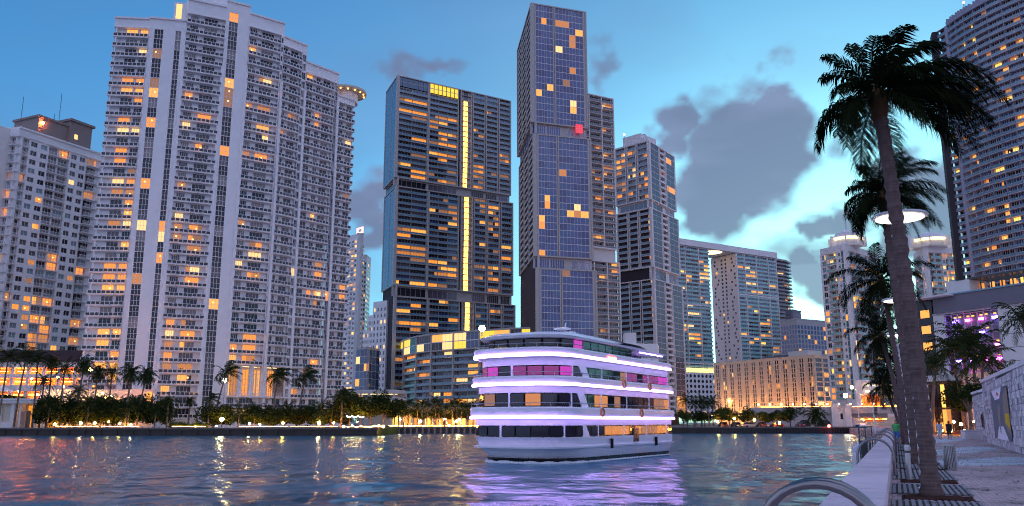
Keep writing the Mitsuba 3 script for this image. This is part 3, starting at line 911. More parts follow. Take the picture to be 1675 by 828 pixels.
def far_block(name_label, seed, wall, A, B, C, H, z0, fh, wins, lit, pal=PALY, glass='glass_grey', cols=(6, 4), cat='building', bw=.62, zl=.7, zh=2.2, kname='office_block'):
    """A distant block: two walls, its windows too small to take singly."""
    k = thing(kname, name_label, cat)
    w, dk, lt = MB(), MB(), {}
    r = random.Random(seed)
    for X, nc in ((Face(A, B), cols[0]), (Face(B, C), cols[1])):
        w.box(X, 0, X.L, z0, H, -2, 0)
        w.box(X, -.1, X.L + .1, H, H + .9, -2.5, .15)
        n = int((H - z0 - .5) / fh)
        for i in range(n):
            for j in range(nc):
                x = (j + .5) / nc * X.L
                hw = X.L / nc * bw / 2
                mb = lt.setdefault(r.choice(pal), MB()) if r.random() < lit else dk
                mb.box(X, x - hw, x + hw, z0 + i * fh + zl, z0 + i * fh + zh, -.03, .04)
                if wins == 'bal' and j % 3 == 1:
                    w.box(X, x - hw * 1.8, x + hw * 1.8, z0 + i * fh - .15, z0 + i * fh + .9, 0, 1.0)
    part(k, 'wall', w, wall)
    stuffpart(k, 'window', dk, glass)
    for e, mb in lt.items():
        stuffpart(k, 'lit_window', mb, 'pane', e)
    core(k, back(A, B, C), .2, H - .5, wall)
    return k


def distance():
    # slim pale tower between the white tower and the dark glass tower
    h = zrow(392, 520)
    a, b, c = on_y(556, 392, 522)[:2], on_y(590, 392, 505)[:2], on_y(594, 392, 520)[:2]
    k = far_block('slim pale distant tower with yellow lit windows and red roof sign', 61, 'white_wall', a, b, c, h, 8, 3.0, 'bal', .22, cols=(7, 2), kname='residential_tower', glass='glass_grey')
    F = Face(a, b)
    part(k, 'roof_sign', MB().box(F, F.L * .70, F.L * .98, h + 1.5, h + 2.2, -2, -1.5).box(F, F.L * .70, F.L * .75, h + 2.2, h + 4.5, -2, -1.5).box(F, F.L * .70, F.L * .98, h + 4.5, h + 5.2, -2, -1.5).box(F, F.L * .93, F.L * .98, h + 2.2, h + 4.5, -2, -1.5), 'pane', 'redlamp', wt=.02)
    part(k, 'sign_post', MB().box(F, F.L * .8, F.L * .84, h + .8, h + 1.5, -2, -1.6), 'dark_steel')
    h2 = zrow(419, 535)
    far_block('lower pale slab joined to the slim distant tower', 62, 'white_wall', on_y(588, 419, 532)[:2], on_y(600, 419, 535)[:2], on_y(607, 419, 548)[:2], h2, 8, 3.0, 'win', .06, cols=(3, 3), kname='residential_tower', glass='glass_grey')
    # stepped office with a blue glass foot
    k = None
    for i, (x0, top, x1) in enumerate(((586, 570, 592), (592, 540, 598), (598, 515, 606), (606, 495, 624))):
        pass
    k = thing('office_block', 'stepped white grid office block with yellow lit top floors', 'building')
    F = Face(on_y(584, 600, 452)[:2], on_y(622, 600, 440)[:2])
    w, dk, lt, r = MB(), MB(), MB(), random.Random(4)
    steps = [(0, .2, zrow(570, 446)), (.2, .4, zrow(540, 446)), (.4, .62, zrow(516, 446)), (.62, 1.2, zrow(495, 446))]
    for a_, b_, h_ in steps:
        w.box(F, a_ * F.L, b_ * F.L, 8, h_, -14, 0)
        for i in range(int((h_ - 9) / 3.3)):
            for j in range(4):
                x = (a_ + (j + .5) / 4 * (b_ - a_)) * F.L
                (lt if r.random() < (.35 if i * 3.3 + 9 > h_ - 8 else .1) else dk).box(F, x - .9 * (b_ - a_), x + .9 * (b_ - a_), 9 + i * 3.3 + .6, 9 + i * 3.3 + 2.4, -.03, .05)
    part(k, 'wall', w, 'white_wall')
    stuffpart(k, 'window', dk, 'glass_grey')
    stuffpart(k, 'lit_window', lt, 'pane', 'pale')
    h = zrow(571, 415)
    A, B, C = on_y(583, 571, 418)[:2], on_y(603, 571, 412)[:2], on_y(621, 571, 425)[:2]
    k = thing('office_block', 'low blue glass office block in front of the stepped white office', 'building')
    t = Tower(k, 66, wall='grey_frame', glass=('glass_blue', 'glass_navy'), lit=.09, pal=PALY)
    for X in (Face(A, B), Face(B, C)):
        t.facade(X, 8, 8, (h - 8) / 8, [('glass', 0, 1, dict(win=[(0, .33), (.33, .67), (.67, 1)], zl=0, zh=(h - 8) / 8 - .15, nb=1))])
        t.W.box(X, 0, X.L, h, h + .8, -2, .1)
    core(k, back(A, B, C), .2, h, 'grey_frame')
    t.done()
    # lit parking deck at its foot
    k = thing('parking_deck', 'low cream parking deck with lit open levels behind the dark trees', 'building')
    F = Face(on_y(575, 650, 340)[:2], on_y(645, 650, 336)[:2])
    w = MB()
    for z in (zrow(668, 338), zrow(655, 338), zrow(643, 338)):
        w.box(F, 0, F.L, z, z + 1.3, -14, 0)
        part(k, 'deck_light', MB().box(F, 1, F.L - 1, z - .5, z - .35, -6, -5), 'pane', 'crown', wt=.01)
        for q in range(6):
            w.box(F, q / 5 * (F.L - .5), q / 5 * (F.L - .5) + .5, z - 3, z, -.8, -.1)
    w.box(F, 0, F.L, .1, zrow(643, 338), -14.5, -14)
    part(k, 'deck', w, 'plaster')
    # white block with small square windows behind the cruise boat
    h = zrow(566, 330)
    F = Face(on_y(1010, 566, 330)[:2], on_y(1075, 566, 330)[:2])
    k = far_block('low white block with rows of small square windows behind the boat', 71, 'white', F.a, F.b, F.b + [3, 14], h, 1, 4.0, 'win', .05, cols=(13, 3), bw=.5, zl=1.2, zh=2.7, glass='glass_dark')
    part(k, 'roof_house', MB().box(F, F.L * .22, F.L * .5, h + .9, h + 5.4, -9, -2), 'plaster')
    # dark grey block right of the teal slabs
    h = zrow(523, 560)
    far_block('dark grey gridded block with orange lit top floor, right of the teal slabs', 72, 'grey_frame', on_y(1276, 523, 572)[:2], on_y(1303, 523, 560)[:2], on_y(1350, 523, 574)[:2], h, 5, 3.2, 'win', .10, cols=(6, 9), bw=.66, zl=.3, zh=2.8, glass='glass_violet', pal=['warm', 'amber', 'pale'])
    # small grey block behind
    h = zrow(508, 620)
    far_block('plain blue grey roof block showing over the dark grey gridded block', 73, 'slate', on_y(1285, 508, 625)[:2], on_y(1296, 508, 620)[:2], on_y(1310, 512, 630)[:2], h, 5, 3.2, 'win', .02, cols=(3, 3))


distance()


# ------------------------------------------------------------------ low curved block at the foot of the golden column tower
def low_curve():
    k = thing('apartment_block', 'low curved apartment block with blue balconies and yellow lit top floors', 'building')
    t = Tower(k, 81, wall='warm_frame', glass=('glass_dark', 'glass_navy', 'glass_curtain'), lit=.13, rail='rail_blue', pal=['warm', 'amber', 'warm', 'pale'])
    H = .1055 * 385 + EYE
    px = [(650.5, 561.5), (661, 555.6), (682, 549.5), (706, 546), (742, 543), (784, 539.5), (835, 536.5), (872, 535)]
    P = [on_z(x, y, H) for x, y in px]
    z2 = H - 8.4
    for i in range(7):
        F = Face(P[i], P[i + 1])
        t.facade(F, z2 + .5, 2, 3.7, [('glass', .03, .97, dict(win=[(0, .5), (.5, 1)], zl=0.1, zh=3.4, nb=3, lit=.5, pal=None, force=lambda a, j: t.r.choice(['yellow', 'amber', 'pale', None, None, None])))])
        n = 9
        fh = (z2 - 6) / n
        t.facade(F, 6, n, fh, [('bal', .03, .97, dict(style='glass', rec=1.5, proj=.2, zh=fh - .5, nb=4, lit=.18))])
        t.piers(F, 3, H - 1, (0,), .7, -1.4, .45)
        t.W.box(F, 0, F.L, z2 - .1, z2 + .5, -1.5, .5)
        t.W.box(F, 0, F.L, H - .7, H, -3, .5)
        t.W.box(F, 0, F.L, 0, 6, -1.6, -.6)
    poly = [tuple(p) for p in P] + [tuple(P[-1] + [0, 14]), tuple(P[1] + [5, 16])]
    core(k, poly, .1, H - .6, 'dark_band')
    part(k, 'awning', MB().box(Face(P[3], P[5]), 2, 14, 4.6, 5.3, -1, 3), 'tan_canvas')
    t.done()


low_curve()


# ------------------------------------------------------------------ beige slot windowed hotel
def beige_block():
    k = thing('hotel_block', 'warm lit beige concrete block with tall narrow window slots', 'building')
    t = Tower(k, 91, wall='beige_wall', glass=('glass_dark',), lit=.05, pal=['warm', 'amber', 'pale'], bars='beige_wall')
    H = .0786 * 470 + EYE
    B, A, C = on_z(1331, 580, H), on_z(1167.5, 593.7, H), on_z(1365.5, 583.3, H)
    F, G = Face(A, B), Face(B, C)
    z0, n = 7.6, 11
    fh = (H - 1.6 - z0) / n
    nb = 13
    for i in range(nb):
        x0, x1 = i / nb, (i + 1) / nb
        t.facade(F, z0, n, fh, [('win', x0, x1, dict(win=[(.28, .45), (.55, .72)], zl=.25, zh=fh - .2, nb=1, lit=.05))])
        t.W.box(F, x0 * F.L - .12, x0 * F.L + .12, z0, H - .8, 0, .2)
    t.facade(G, z0, n, fh, [('win', 0, 1, dict(win=[(.06, .34), (.42, .70), (.78, .98)], zl=.35, zh=fh - .25, nb=1, lit=.2))])
    for X in (F, G):
        t.W.box(X, 0, X.L, z0 + n * fh, H, -1, .01)
        t.W.box(X, 0, X.L, 0, z0, -1.4, -.4)
    core(k, back(A, B, C), .1, H - .7, 'beige_wall')
    part(k, 'roof_house', MB().box(F, F.L * .68, F.L * .86, H - .5, H + 3.6, -20, -8), 'plaster')
    for x in (.45, .56, .62):
        part(k, 'roof_unit', MB().box(F, F.L * x, F.L * (x + .05), H - .5, H + 1.8, -12, -6), 'slate')
    p = F.pt(F.L * .16, 1.2)
    part(k, 'flood_light', MB().ball((p[0], p[1], z0 + fh * 2.5), .4), 'pane', 'lamp', wt=1.5)
    part(k, 'light_bracket', MB().tube([(p[0], p[1], z0 + fh * 2.5), (p[0] + F.n[0] * -1.2, p[1] + F.n[1] * -1.2, z0 + fh * 2.5)], .12, 5), 'dark_steel')
    for q in range(4):
        part(k, 'added_uplight', MB().box(F, F.L * (.02 + .25 * q), F.L * (.23 + .25 * q), z0 - 2.2, z0 - 1.8, 5.5, 6.6), 'pane', 'tubew', wt=1.0)  # light strips added before the facade to brighten it evenly
    part(k, 'added_uplight', MB().box(G, 1, G.L - 1, z0 - 2.2, z0 - 1.8, 5.5, 6.6), 'pane', 'tubew', wt=.6)
    for q in range(12):
        p = F.pt(F.L * (.05 + .08 * q), 5)
        part(k, 'wall_light', MB().ball((p[0], p[1], 3.4), .5 if q % 2 else .3), 'pane', 'lampo', wt=.1)
        part(k, 'wall_light_post', MB().tube([(p[0], p[1], .06), (p[0], p[1], 3.2)], .09, 5), 'dark_steel')
    t.done()


beige_block()


# ------------------------------------------------------------------ white crowned towers on the right
def crowned(label, seed, A, B, C, H, z0, crown, lit=.13, base=6):
    k = thing('residential_tower', label, 'building')
    t = Tower(k, seed, wall='white_wall', glass=('glass_pale', 'glass_teal', 'glass_dark', 'glass_curtain'), lit=lit, rail='rail_teal', pal=PALY)
    F, G = Face(A, B), Face(B, C)
    n = int((H - 3 - z0) / 3.0)
    fh = (H - 3 - z0) / n
    bo = dict(style='glass', rec=1.4, proj=.7, zh=fh - .5, nb=2)
    t.facade(F, z0, n, fh, [('win', 0, .24, dict(win=[(.15, .75)], zl=.3, zh=2.5, nb=2)), ('bal', .24, .62, dict(bo, win=[(.1, .45), (.55, .9)])), ('win', .62, .80, dict(win=[(.3, .75)], zl=.8, zh=2.2, nb=1)), ('glass', .80, 1, dict(win=[(0, 1)], zl=0, zh=fh - .3, nb=2, mat='glass_teal'))])
    t.facade(G, z0, n, fh, [('glass', 0, .10, dict(win=[(0, 1)], zl=0, zh=fh - .3, nb=2, mat='glass_teal')), ('bal', .12, .42, bo), ('win', .42, .54, dict(win=[(.2, .8)], zl=.5, zh=2.3, nb=1)), ('bal', .54, .98, bo)])
    for X in (F, G):
        t.W.box(X, 0, X.L, z0 + n * fh, H, -2, .2)
        t.W.box(X, 0, X.L, base, z0, -2, .0)
        for x in (0, .24, .62, 1):
            t.W.box(X, x * X.L - .25, x * X.L + .25, z0, H - 3, -1.4, .25)
    poly = back(A, B, C)
    core(k, poly, .1, H - .5, 'white_wall')
    c = np.mean(poly, 0) * .45 + np.array(B) * .55
    R = crown
    part(k, 'crown_drum', MB().lathe([(0, 0), (R, 0), (R, 3.2), (0, 3.2)], (c[0], c[1], H), 24), 'white_wall', smooth=30)
    part(k, 'crown_light', MB().lathe([(R * .9, 0), (R * 1.15, 0), (R * 1.15, 1.0), (R * .9, 1.0), (R * .9, 0)], (c[0], c[1], H + 3.3), 24), 'pane', 'crown', wt=.01)
    part(k, 'crown_roof', MB().lathe([(R * .75, 0), (R * 1.05, .2), (R * .8, 2.6), (R * .3, 4), (0, 4.3)], (c[0], c[1], H + 4.4), 24), 'white', smooth=30)
    for q in range(7):
        g = 2 * math.pi * q / 7
        m = MB().wbox(-.25, .25, R * .9, R * 1.4, 0, 5.2)
        v, f = m.get()
        cs, sn = math.cos(g), math.sin(g)
        v = np.stack([v[:, 0] * cs - v[:, 1] * sn + c[0], v[:, 0] * sn + v[:, 1] * cs + c[1], v[:, 2] + H], 1)
        part(k, 'crown_fin', MB().add(v, f), 'white')
    part(k, 'mast', MB().tube([(c[0], c[1], H + 8), (c[0], c[1], H + 17)], [.35, .1], 6), 'pole_white')
    part(k, 'beacon', MB().ball((c[0], c[1], H + 17.3), .4), 'pane', 'lampr', wt=.01)
    t.done()


hm = zrow(400, 400)
crowned('white and teal balcony tower with a floodlit round crown near the bridge', 101, on_y(1341, 400, 412)[:2], on_y(1383, 400, 398)[:2], on_y(1436, 400, 425)[:2], hm, 12, 6.5, .16)
hn = zrow(402, 430)
crowned('white tower with a floodlit crown between the palms and the big curved tower', 102, on_y(1493, 402, 452)[:2], on_y(1512, 402, 432)[:2], on_y(1573, 402, 436)[:2], hn, 12, 8.5, .16)


# ------------------------------------------------------------------ big curved balcony tower at the right edge
def curved_right():
    k = thing('hotel_tower', 'huge curved tower of continuous balcony bands at the right edge', 'building')
    t = Tower(k, 111, lamps=.3, wall='blue_frame', glass=('glass_dark', 'glass_navy', 'glass_blue'), lit=.13, rail='rail_blue', pal=['warm', 'amber', 'amber', 'gold', 'dim'], slab='lilac_slab')
    yr = 300
    kx = [(p - 837.5) / FOCAL / (CP - (414 - yr) / FOCAL * SP) for p in (1577, 1583, 1593, 1607, 1625, 1648, 1675, 1705, 1745)]
    P = [np.array([kx[0] * 352, 352.])]
    for i, a in enumerate((86, 83, 79, 75, 71, 67, 63, 60)):
        d = np.array([math.cos(math.radians(a)), -math.sin(math.radians(a))])
        p = P[-1]
        P.append(p + d * ((kx[i + 1] * p[1] - p[0]) / (d[0] - kx[i + 1] * d[1])))
    zt = Face(P[3], P[4]).at(1600, 10)[1]
    zb = Face(P[3], P[4]).at(1600, 470)[1] - 6
    n = round((zt - zb) / 3.15)
    fh = (zt - zb) / n
    rr = random.Random(3)
    # the stack that turns away at the left: a white pier, a narrow balcony stack, a dark edge
    Q0 = on_y(1562, 300, 357)[:2]
    Q1 = on_y(1550, 300, 358)[:2]
    t.facade(Face(Q0, P[0]), zb, n, fh, [('bal', 0, .9, dict(style='glass', rec=1.0, proj=.9, zh=fh - .5, nb=2, lit=.16, win=[(.1, .9)]))])
    t.W.tube([np.append(P[0], zb), np.append(P[0], zt)], 1.15, 12)
    part(k, 'edge_wall', MB().box(Face(Q1, Q0), 0, float(np.linalg.norm(Q1 - Q0)), zb - 2, zt, -6, .4), 'dark_band')
    for i in range(8):
        F = Face(P[i], P[i + 1])
        t.facade(F, zb, n, fh, [('bal', 0, 1, dict(style='glass' if i < 8 else 'solid', rec=.8, proj=.75, zh=fh - .35, nb=3, lit=.12, win=[(.02, .32), (.35, .65), (.68, .98)] if F.L > 8 else [(.04, .48), (.52, .96)]))])
        for z in range(n):
            t.W.box(F, -.1, .1, zb + z * fh, zb + (z + 1) * fh - .2, -1.6, .5)
        t.W.box(F, 0, F.L, zt, zt + 2.2, -3, .4)
        for q in range(int(F.L / 1.5)):
            t.W.box(F, q * 1.5 + .2, q * 1.5 + .8, zt + 2.2, zt + 3.4, -1, .2)
    poly = [tuple(Q0)] + [tuple(p) for p in P] + [tuple(P[-1] + [30, 30]), tuple(Q0 + [30, 30])]
    core(k, poly, .1, zt + .5, 'warm_frame')
    p = P[3] + (P[4] - P[3]) * .1
    part(k, 'beacon', MB().ball((p[0] + 1, p[1] + 1, zt + 6.2), .5), 'pane', 'redlamp', wt=.02)
    part(k, 'beacon_post', MB().tube([(p[0] + 1, p[1] + 1, zt + 2), (p[0] + 1, p[1] + 1, zt + 6)], .15, 5), 'dark_steel')
    t.done()


curved_right()


# ------------------------------------------------------------------ white panelled hall with the purple lit screen
def panel_hall():
    k = thing('event_hall', 'white panelled hall with slate roof band and purple lit screen wall', 'building')
    a, b = on_y(1524, 500, 172)[:2], on_y(1700, 500, 152)[:2]
    F = Face(a, b)
    z = lambda px, py: F.at(px, py)[1]
    zt, zm = z(1524, 486), z(1526, 513)
    w = MB()
    sx0, sx1 = F.at(1549, 560)[0], F.at(1637, 560)[0]
    sz0, sz1 = z(1590, 690), z(1590, 511)
    w.box(F, 0, sx0, 0, zm - .4, -3, -.25).box(F, sx1, F.L, 0, zm - .4, -3, -.25).box(F, 0, F.L, 0, zm - .4, -3.4, -3.01).box(F, sx0, sx1, sz1, zm - .4, -3, -.25)
    part(k, 'wall', w, 'dark_steel')
    nrow = 9
    for i in range(nrow):
        z0, z1 = zm - .5 - (i + 1) * (zm - .5) / nrow, zm - .5 - i * (zm - .5) / nrow
        for q, (x0, x1) in enumerate(((.02, sx0 - .1), (sx1 + .1, sx1 + 6.5), (sx1 + 6.6, F.L))):
            part(k, 'wall_panel', MB().box(F, x0, x1, z0 + .05, z1 - .05, -.25, 0), 'plaster')
        if z1 > sz1:
            pass
    part(k, 'roof_band', MB().box(F, .8, F.L, zm - .2, zt - .3, -6, .7), 'slate')
    part(k, 'wall_panel', MB().box(F, .02, F.L, zm - .5, zm - .2, -3, .1), 'plaster')
    part(k, 'terrace_edge', MB().box(F, -6, F.L, zt - .3, zt, -18, 1.0), 'rail_blue')
    part(k, 'canopy', MB().box(F, -2.5, F.at(1565, 489)[0], zt - .5, zt - .2, 0, 3), 'plaster')
    # screen: a grid of metal mesh panels with coloured flood lamps behind its bars
    part(k, 'screen_back', MB().box(F, sx0, sx1, sz0, sz1, -1.6, -1.2), 'slate')
    r = random.Random(5)
    bars = MB()
    for i in range(9):
        x = sx0 + (sx1 - sx0) * i / 8
        bars.box(F, x - .05, x + .05, sz0, sz1, -.2, .05)
    for i in range(16):
        zz = sz0 + (sz1 - sz0) * i / 15
        bars.box(F, sx0, sx1, zz - .04, zz + .04, -.18, .03)
    part(k, 'screen_grid', bars, 'grey_frame')
    for i in range(4):
        for j in range(8):
            if (i + j) % 2 == 0 or r.random() < .35:
                x = sx0 + (sx1 - sx0) * (i + .55) / 4
                zz = sz0 + (sz1 - sz0) * (j + .5) / 8
                part(k, 'screen_lamp', MB().box(F, x - .7, x + .7, zz - .2, zz + .2, -1.1, -.9), 'pane', r.choice(['spot', 'spotv', 'spotv']), wt=.06)
                for dx in (-.25, .8):
                    part(k, 'wall_light', MB().box(F, x + dx, x + dx + .5, zz + .65, zz + .9, -1.15, -1.0), 'pane', 'gold', wt=.01)
    # dark glazed flank with lit windows
    S = Face(F.a + np.array([-3.4, 6.5]), F.a)
    part(k, 'flank', MB().box(S, 0, S.L - .05, 0, zt - .5, -4, 0), 'hull_dark')
    for py in (514, 540, 567):
        zz = S.at(1514, py)[1]
        part(k, 'window', MB().box(S, S.L * .62, S.L * .9, zz - .8, zz + .8, -.02, .06), 'pane', 'amber')
    # terrace bar on the roof
    p0, p1 = F.at(1545, 480)[0], F.at(1572, 480)[0]
    m = MB().box(F, F.at(1575, 480)[0], F.L, zt + 2.6, zt + 3.0, -9, -1.5)
    for q in range(9):
        x = F.at(1578, 480)[0] + q * 2.2
        m.box(F, x, x + .2, zt, zt + 2.6, -2, -1.8)
    part(k, 'pergola', m, 'dark_steel')
    part(k, 'terrace_house', MB().box(F, p0 - .5, p1 + 1, zt, zt + 2.7, -7, -1.4), 'plaster')
    for q in range(8):
        x = F.at(1580, 480)[0] + q * 2.1
        part(k, 'terrace_lamp', MB().box(F, x, x + r.uniform(.4, 1.0), zt + .8, zt + 2.0, -5, -4.6), 'pane', r.choice(['warm', 'gold', 'amber']), wt=.01)
    # low beige wing and gold lit glass pavilion at its foot
    k = thing('glass_pavilion', 'low dark glass pavilion with gold lit panes beside a beige wall', 'building')
    G = Face(on_y(1520, 660, 122)[:2], on_y(1553, 660, 118)[:2])
    h = G.at(1540, 628)[1]
    part(k, 'frame', MB().box(G, 0, G.L, 0, h, -6, -.15).box(G, -.3, G.L + .3, h, h + .4, -6.2, .3), 'hull_dark')
    for i in range(5):
        for j in range(2):
            em = 'gold' if i in (3,) and j else ('dim' if i in (0, 4) and not j else ('amber' if i == 3 else None))
            part(k, 'pane', MB().box(G, (i + .06) / 5 * G.L, (i + .94) / 5 * G.L, .2 + j * h * .5, h * .5 * (j + 1) - .1, -.16, -.05), 'pane' if em else 'ship_glass', em)
    B2 = Face(G.pt(G.L - 1.5, -2), G.pt(G.L + 5, -2.5))
    h2 = B2.at(1560, 612)[1]
    part(k, 'beige_wall', MB().box(B2, -7, B2.L, 0, h2, -8, 0), 'plaster')
    for q in range(5):
        p = G.pt(1 + q * 2.4, 3.5)
        part(k, 'foot_light', MB().ball((p[0], p[1], .5), .2), 'pane', 'lampo', wt=.6 if q % 2 else .03)


panel_hall()


# ------------------------------------------------------------------ the promenade on the right bank
def strip(name, mat, pts, z, t=.06, kind='structure'):
    return struct(name, MB().prism(Polygon([tuple(p) for p in pts]), z - t, z), mat, kind)


strip('promenade', 'pavers', bank, 0, 5)
for i, c in enumerate([[(37, 1.7), (39, 4.4), (44, 5.6), (50, 5.2), (46, 4.2), (43, 2.2), (44, 1.5)], [(47, 1.5), (54, 3.8), (60, 5.4), (69, 5.3), (63, 3.8), (57, 2.2), (54, 1.5)], [(70, 1.6), (80, 3.6), (90, 5.6), (100, 5.4), (92, 3.2), (82, 1.7)]]):
    ls = Polygon([tuple(W(*q)[:2]) for q in c]).buffer(-.5).buffer(1.2, 8).buffer(-.5, 8)
    struct('pale_paving', MB().prism(ls, -.02, .005), 'pavers_pale')
# parapet wall of long coping blocks
k = thing('parapet_wall', 'low pale concrete parapet wall along the water edge', 'wall')
rw = random.Random(2)
for i in range(60):
    a0 = 3 + i * 2.0
    F = Face(W(a0, -1.09), W(a0 + 2.0, -1.09))
    g = .012
    m = MB()
    for (d0, d1, z0, z1) in ((0, .80, -.0, .40), (-.03, .83, .40, .46)):
        m.box(F, g, F.L - g, z0, z1 + rw.uniform(-.004, .004), d0, d1)
    part(k, 'coping_block', m, 'coping')
part(k, 'footing', MB().box(Face(W(3, -1.12), W(123, -1.12)), 0, 120, -2.5, -.01, 0, .09), 'seawall_dark')
# hoops straddling the wall
for i, a in enumerate((8.0, 29.0, 41, 53, 65, 77)):
    names = ['nearest double steel hoop arching over the parapet at the bottom edge', 'second steel hoop over the parapet, above the near one', 'third steel hoop along the parapet', 'fourth steel hoop along the parapet', 'fifth steel hoop along the parapet', 'farthest steel hoop along the parapet']
    k = thing('mooring_hoop', names[i], 'hoop', 'steel hoops over the parapet')
    for da in ((-.17, .17) if i == 0 else (0,)):
        pts = [W(a + da, -.67 - .52, .0), W(a + da, -.67 - .52, .35)]
        for q in range(17):
            g = math.pi * q / 16
            pts.append(W(a + da, -.67 - .52 * math.cos(g), .60 + .53 * math.sin(g)))
        pts += [W(a + da, -.67 + .52, .35), W(a + da, -.67 + .52, 0)]
        part(k, 'tube', MB().tube(pts, .042, 12), 'hoop_steel', smooth=50)
# ribbed tree grates, pits, palms, lamps
PALMS = [21.8, 38.0, 54.5, 71.0, 88.0, 104.0]
PITS = [21.2, 26.9, 33.4, 38.0, 46.0, 54.5, 62.0, 71.0]


pri('slab_rib', (.20, .185, .20), .75, .3)


def rib_tile(w, l):
    F = Face((0, 0), (w, 0))
    m, b = MB(), MB().box(F, .006, w - .006, -.03, .008, -l + .006, -.006)
    n = max(1, int(w / .12))
    for q in range(n):
        x = (q + .5) * w / n
        m.box(F, x - .036, x + .036, .008, .034, -l + .015, -.015)
    return mk(b), mk(m)


tile, ribs = rib_tile(.86, .9)
ang = math.degrees(math.atan2(DA[1], DA[0])) - 90
pm = MB()
for i in range(90):
    a = 15 + i * .9
    for j in range(2):
        l = -.24 + j * .87
        if any(abs(a + .45 - p) < .75 for p in PITS):
            continue
        c = W(a, l, 0)
        q = put(kid('promenade', 'ribbed_slab'), tile, 'seawall_dark', tw=T().translate(c.tolist()) @ T().rotate([0, 0, 1], ang))  # dark base puts the shade between the ribs into the colour
        part(q, 'ribs', ribs, 'slab_rib', tw=T().translate(c.tolist()) @ T().rotate([0, 0, 1], ang))
for i, p in enumerate(PITS):
    q = [W(p - .62, -.02)[:2], W(p + .62, -.02)[:2], W(p + .62, 1.4)[:2], W(p - .62, 1.4)[:2]]
    m = trimesh.creation.extrude_polygon(Polygon([tuple(x) for x in q]), .05, engine='earcut').subdivide_to_size(.16)
    v = np.array(m.vertices)
    v[:, 2] = v[:, 2] - .035 + np.where(v[:, 2] > .02, (meshkit.noise(v * 9) - .35) * .07, 0)
    put(kid('promenade', 'mulch_bed'), mikit.ply((v, m.faces)), 'mulch')


def lamp(a, i):
    names = ['nearest white promenade lamp with a wide round reflector disc', 'second white promenade lamp behind the leaning palm trunk', 'third white promenade lamp in the row', 'fourth white promenade lamp in the row', 'fifth white promenade lamp in the row', 'sixth white promenade lamp in the row', 'farthest white promenade lamp in the row']
    k = thing('street_lamp', names[i], 'lamp', 'disc lamps along the promenade')
    p = W(a, .52)
    part(k, 'base', MB().lathe([(0, 0), (.17, 0), (.17, .04), (.12, .07), (0, .07)], p, 16), 'pole_white')
    part(k, 'pole', MB().lathe([(.085, .05), (.085, 2.0), (.07, 5.95), (.0, 5.95)], p, 14), 'pole_white', smooth=40)
    part(k, 'cup', MB().lathe([(.07, 5.7), (.12, 5.95), (.2, 6.2), (.22, 6.42), (.19, 6.42), (.15, 6.2), (0, 6.15)], p, 18), 'pole_white', smooth=40)
    part(k, 'bulb', MB().lathe([(0, 6.2), (.13, 6.2), (.15, 6.34), (0, 6.36)], p, 14), 'pane', 'lampw', wt=.3 if i < 3 else .02)
    for g in (.6, 2.7, 4.8):
        c, s_ = .16 * math.cos(g), .16 * math.sin(g)
        part(k, 'rod', MB().tube([p + [c, s_, 6.2], p + [c * .7, s_ * .7, 6.98]], .018, 6), 'pole_white')
    part(k, 'reflector_disc', MB().lathe([(0, 6.955), (.55, 6.945), (.69, 6.965), (.70, 6.985), (.66, 7.03), (0, 7.06)], p, 36), 'pole_white', smooth=40)
    part(k, 'disc_glow', MB().lathe([(0, 6.925), (.60, 6.925), (.60, 6.94), (0, 6.945)], p, 36), 'pane', 'disc', wt=.6 if i < 3 else .02)  # glowing sheet stands in for the uplight bounced off the disc


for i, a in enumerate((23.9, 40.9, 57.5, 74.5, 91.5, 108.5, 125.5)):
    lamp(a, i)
k = thing('bollard_light', 'slim steel bollard beside the tree pit left of the nearest lamp', 'bollard')
p = W(27.2, .22)
part(k, 'post', MB().lathe([(0, 0), (.075, 0), (.075, .95), (.06, 1.0), (0, 1.02)], p, 16), 'steel', smooth=40)
part(k, 'collar', MB().lathe([(.076, .78), (.085, .78), (.085, .84), (.076, .84)], p, 16), 'dark_steel')
k = thing('litter_bin', 'cylindrical ribbed steel litter bin behind the leaning palm', 'bin')
p = W(33.8, 1.62)
m = MB().lathe([(0, .04), (.2, .04), (.2, .84), (.0, .84)], p, 20)
part(k, 'drum', m, 'dark_steel')
m = MB()
for q in range(26):
    g = 2 * math.pi * q / 26
    c = p + [.205 * math.cos(g), .205 * math.sin(g), 0]
    m.tube([c + [0, 0, .02], c + [0, 0, .83]], .017, 5)
part(k, 'slats', m, 'steel')
part(k, 'rim', MB().lathe([(.17, .83), (.235, .83), (.235, .88), (.17, .88), (.17, .83)], p, 24), 'steel', smooth=40)
# gangway gate with black box on the water side
k = thing('gangway_gate', 'black steel gangway gate with a hanging box on the water side of the parapet', 'gate')
F = Face(W(47, -1.80), W(47, -1.14))
m = MB()
for x in (0, .3, .6):
    m.box(F, x, x + .05, -.6, 1.45, -.05, 0)
for z in (.1, 1.38):
    m.box(F, 0, .65, z, z + .05, -.05, 0)
for q in range(6):
    m.box(F, .06 + q * .095, .075 + q * .095, .15, 1.38, -.035, -.015)
part(k, 'frame', m, 'dark_steel')
part(k, 'box', MB().box(F, .08, .55, -.55, .72, .05, .5), 'hull_dark')
k = thing('covered_dinghy', 'small boat under a white cover beyond the black gate', 'boat')
v = trimesh.creation.icosphere(3, 1.0)
v.vertices *= [1.0, .55, .45]
v.vertices[:, 2] += .10 * np.sin(v.vertices[:, 0] * 6) * .4
M4 = np.eye(4); M4[:2, 0], M4[:2, 1] = DA, -DL
v.apply_transform(M4); v.apply_translation(W(56, -2.0, -.05))
part(k, 'cover', MB().add(v), 'cloth_pale', smooth=True)
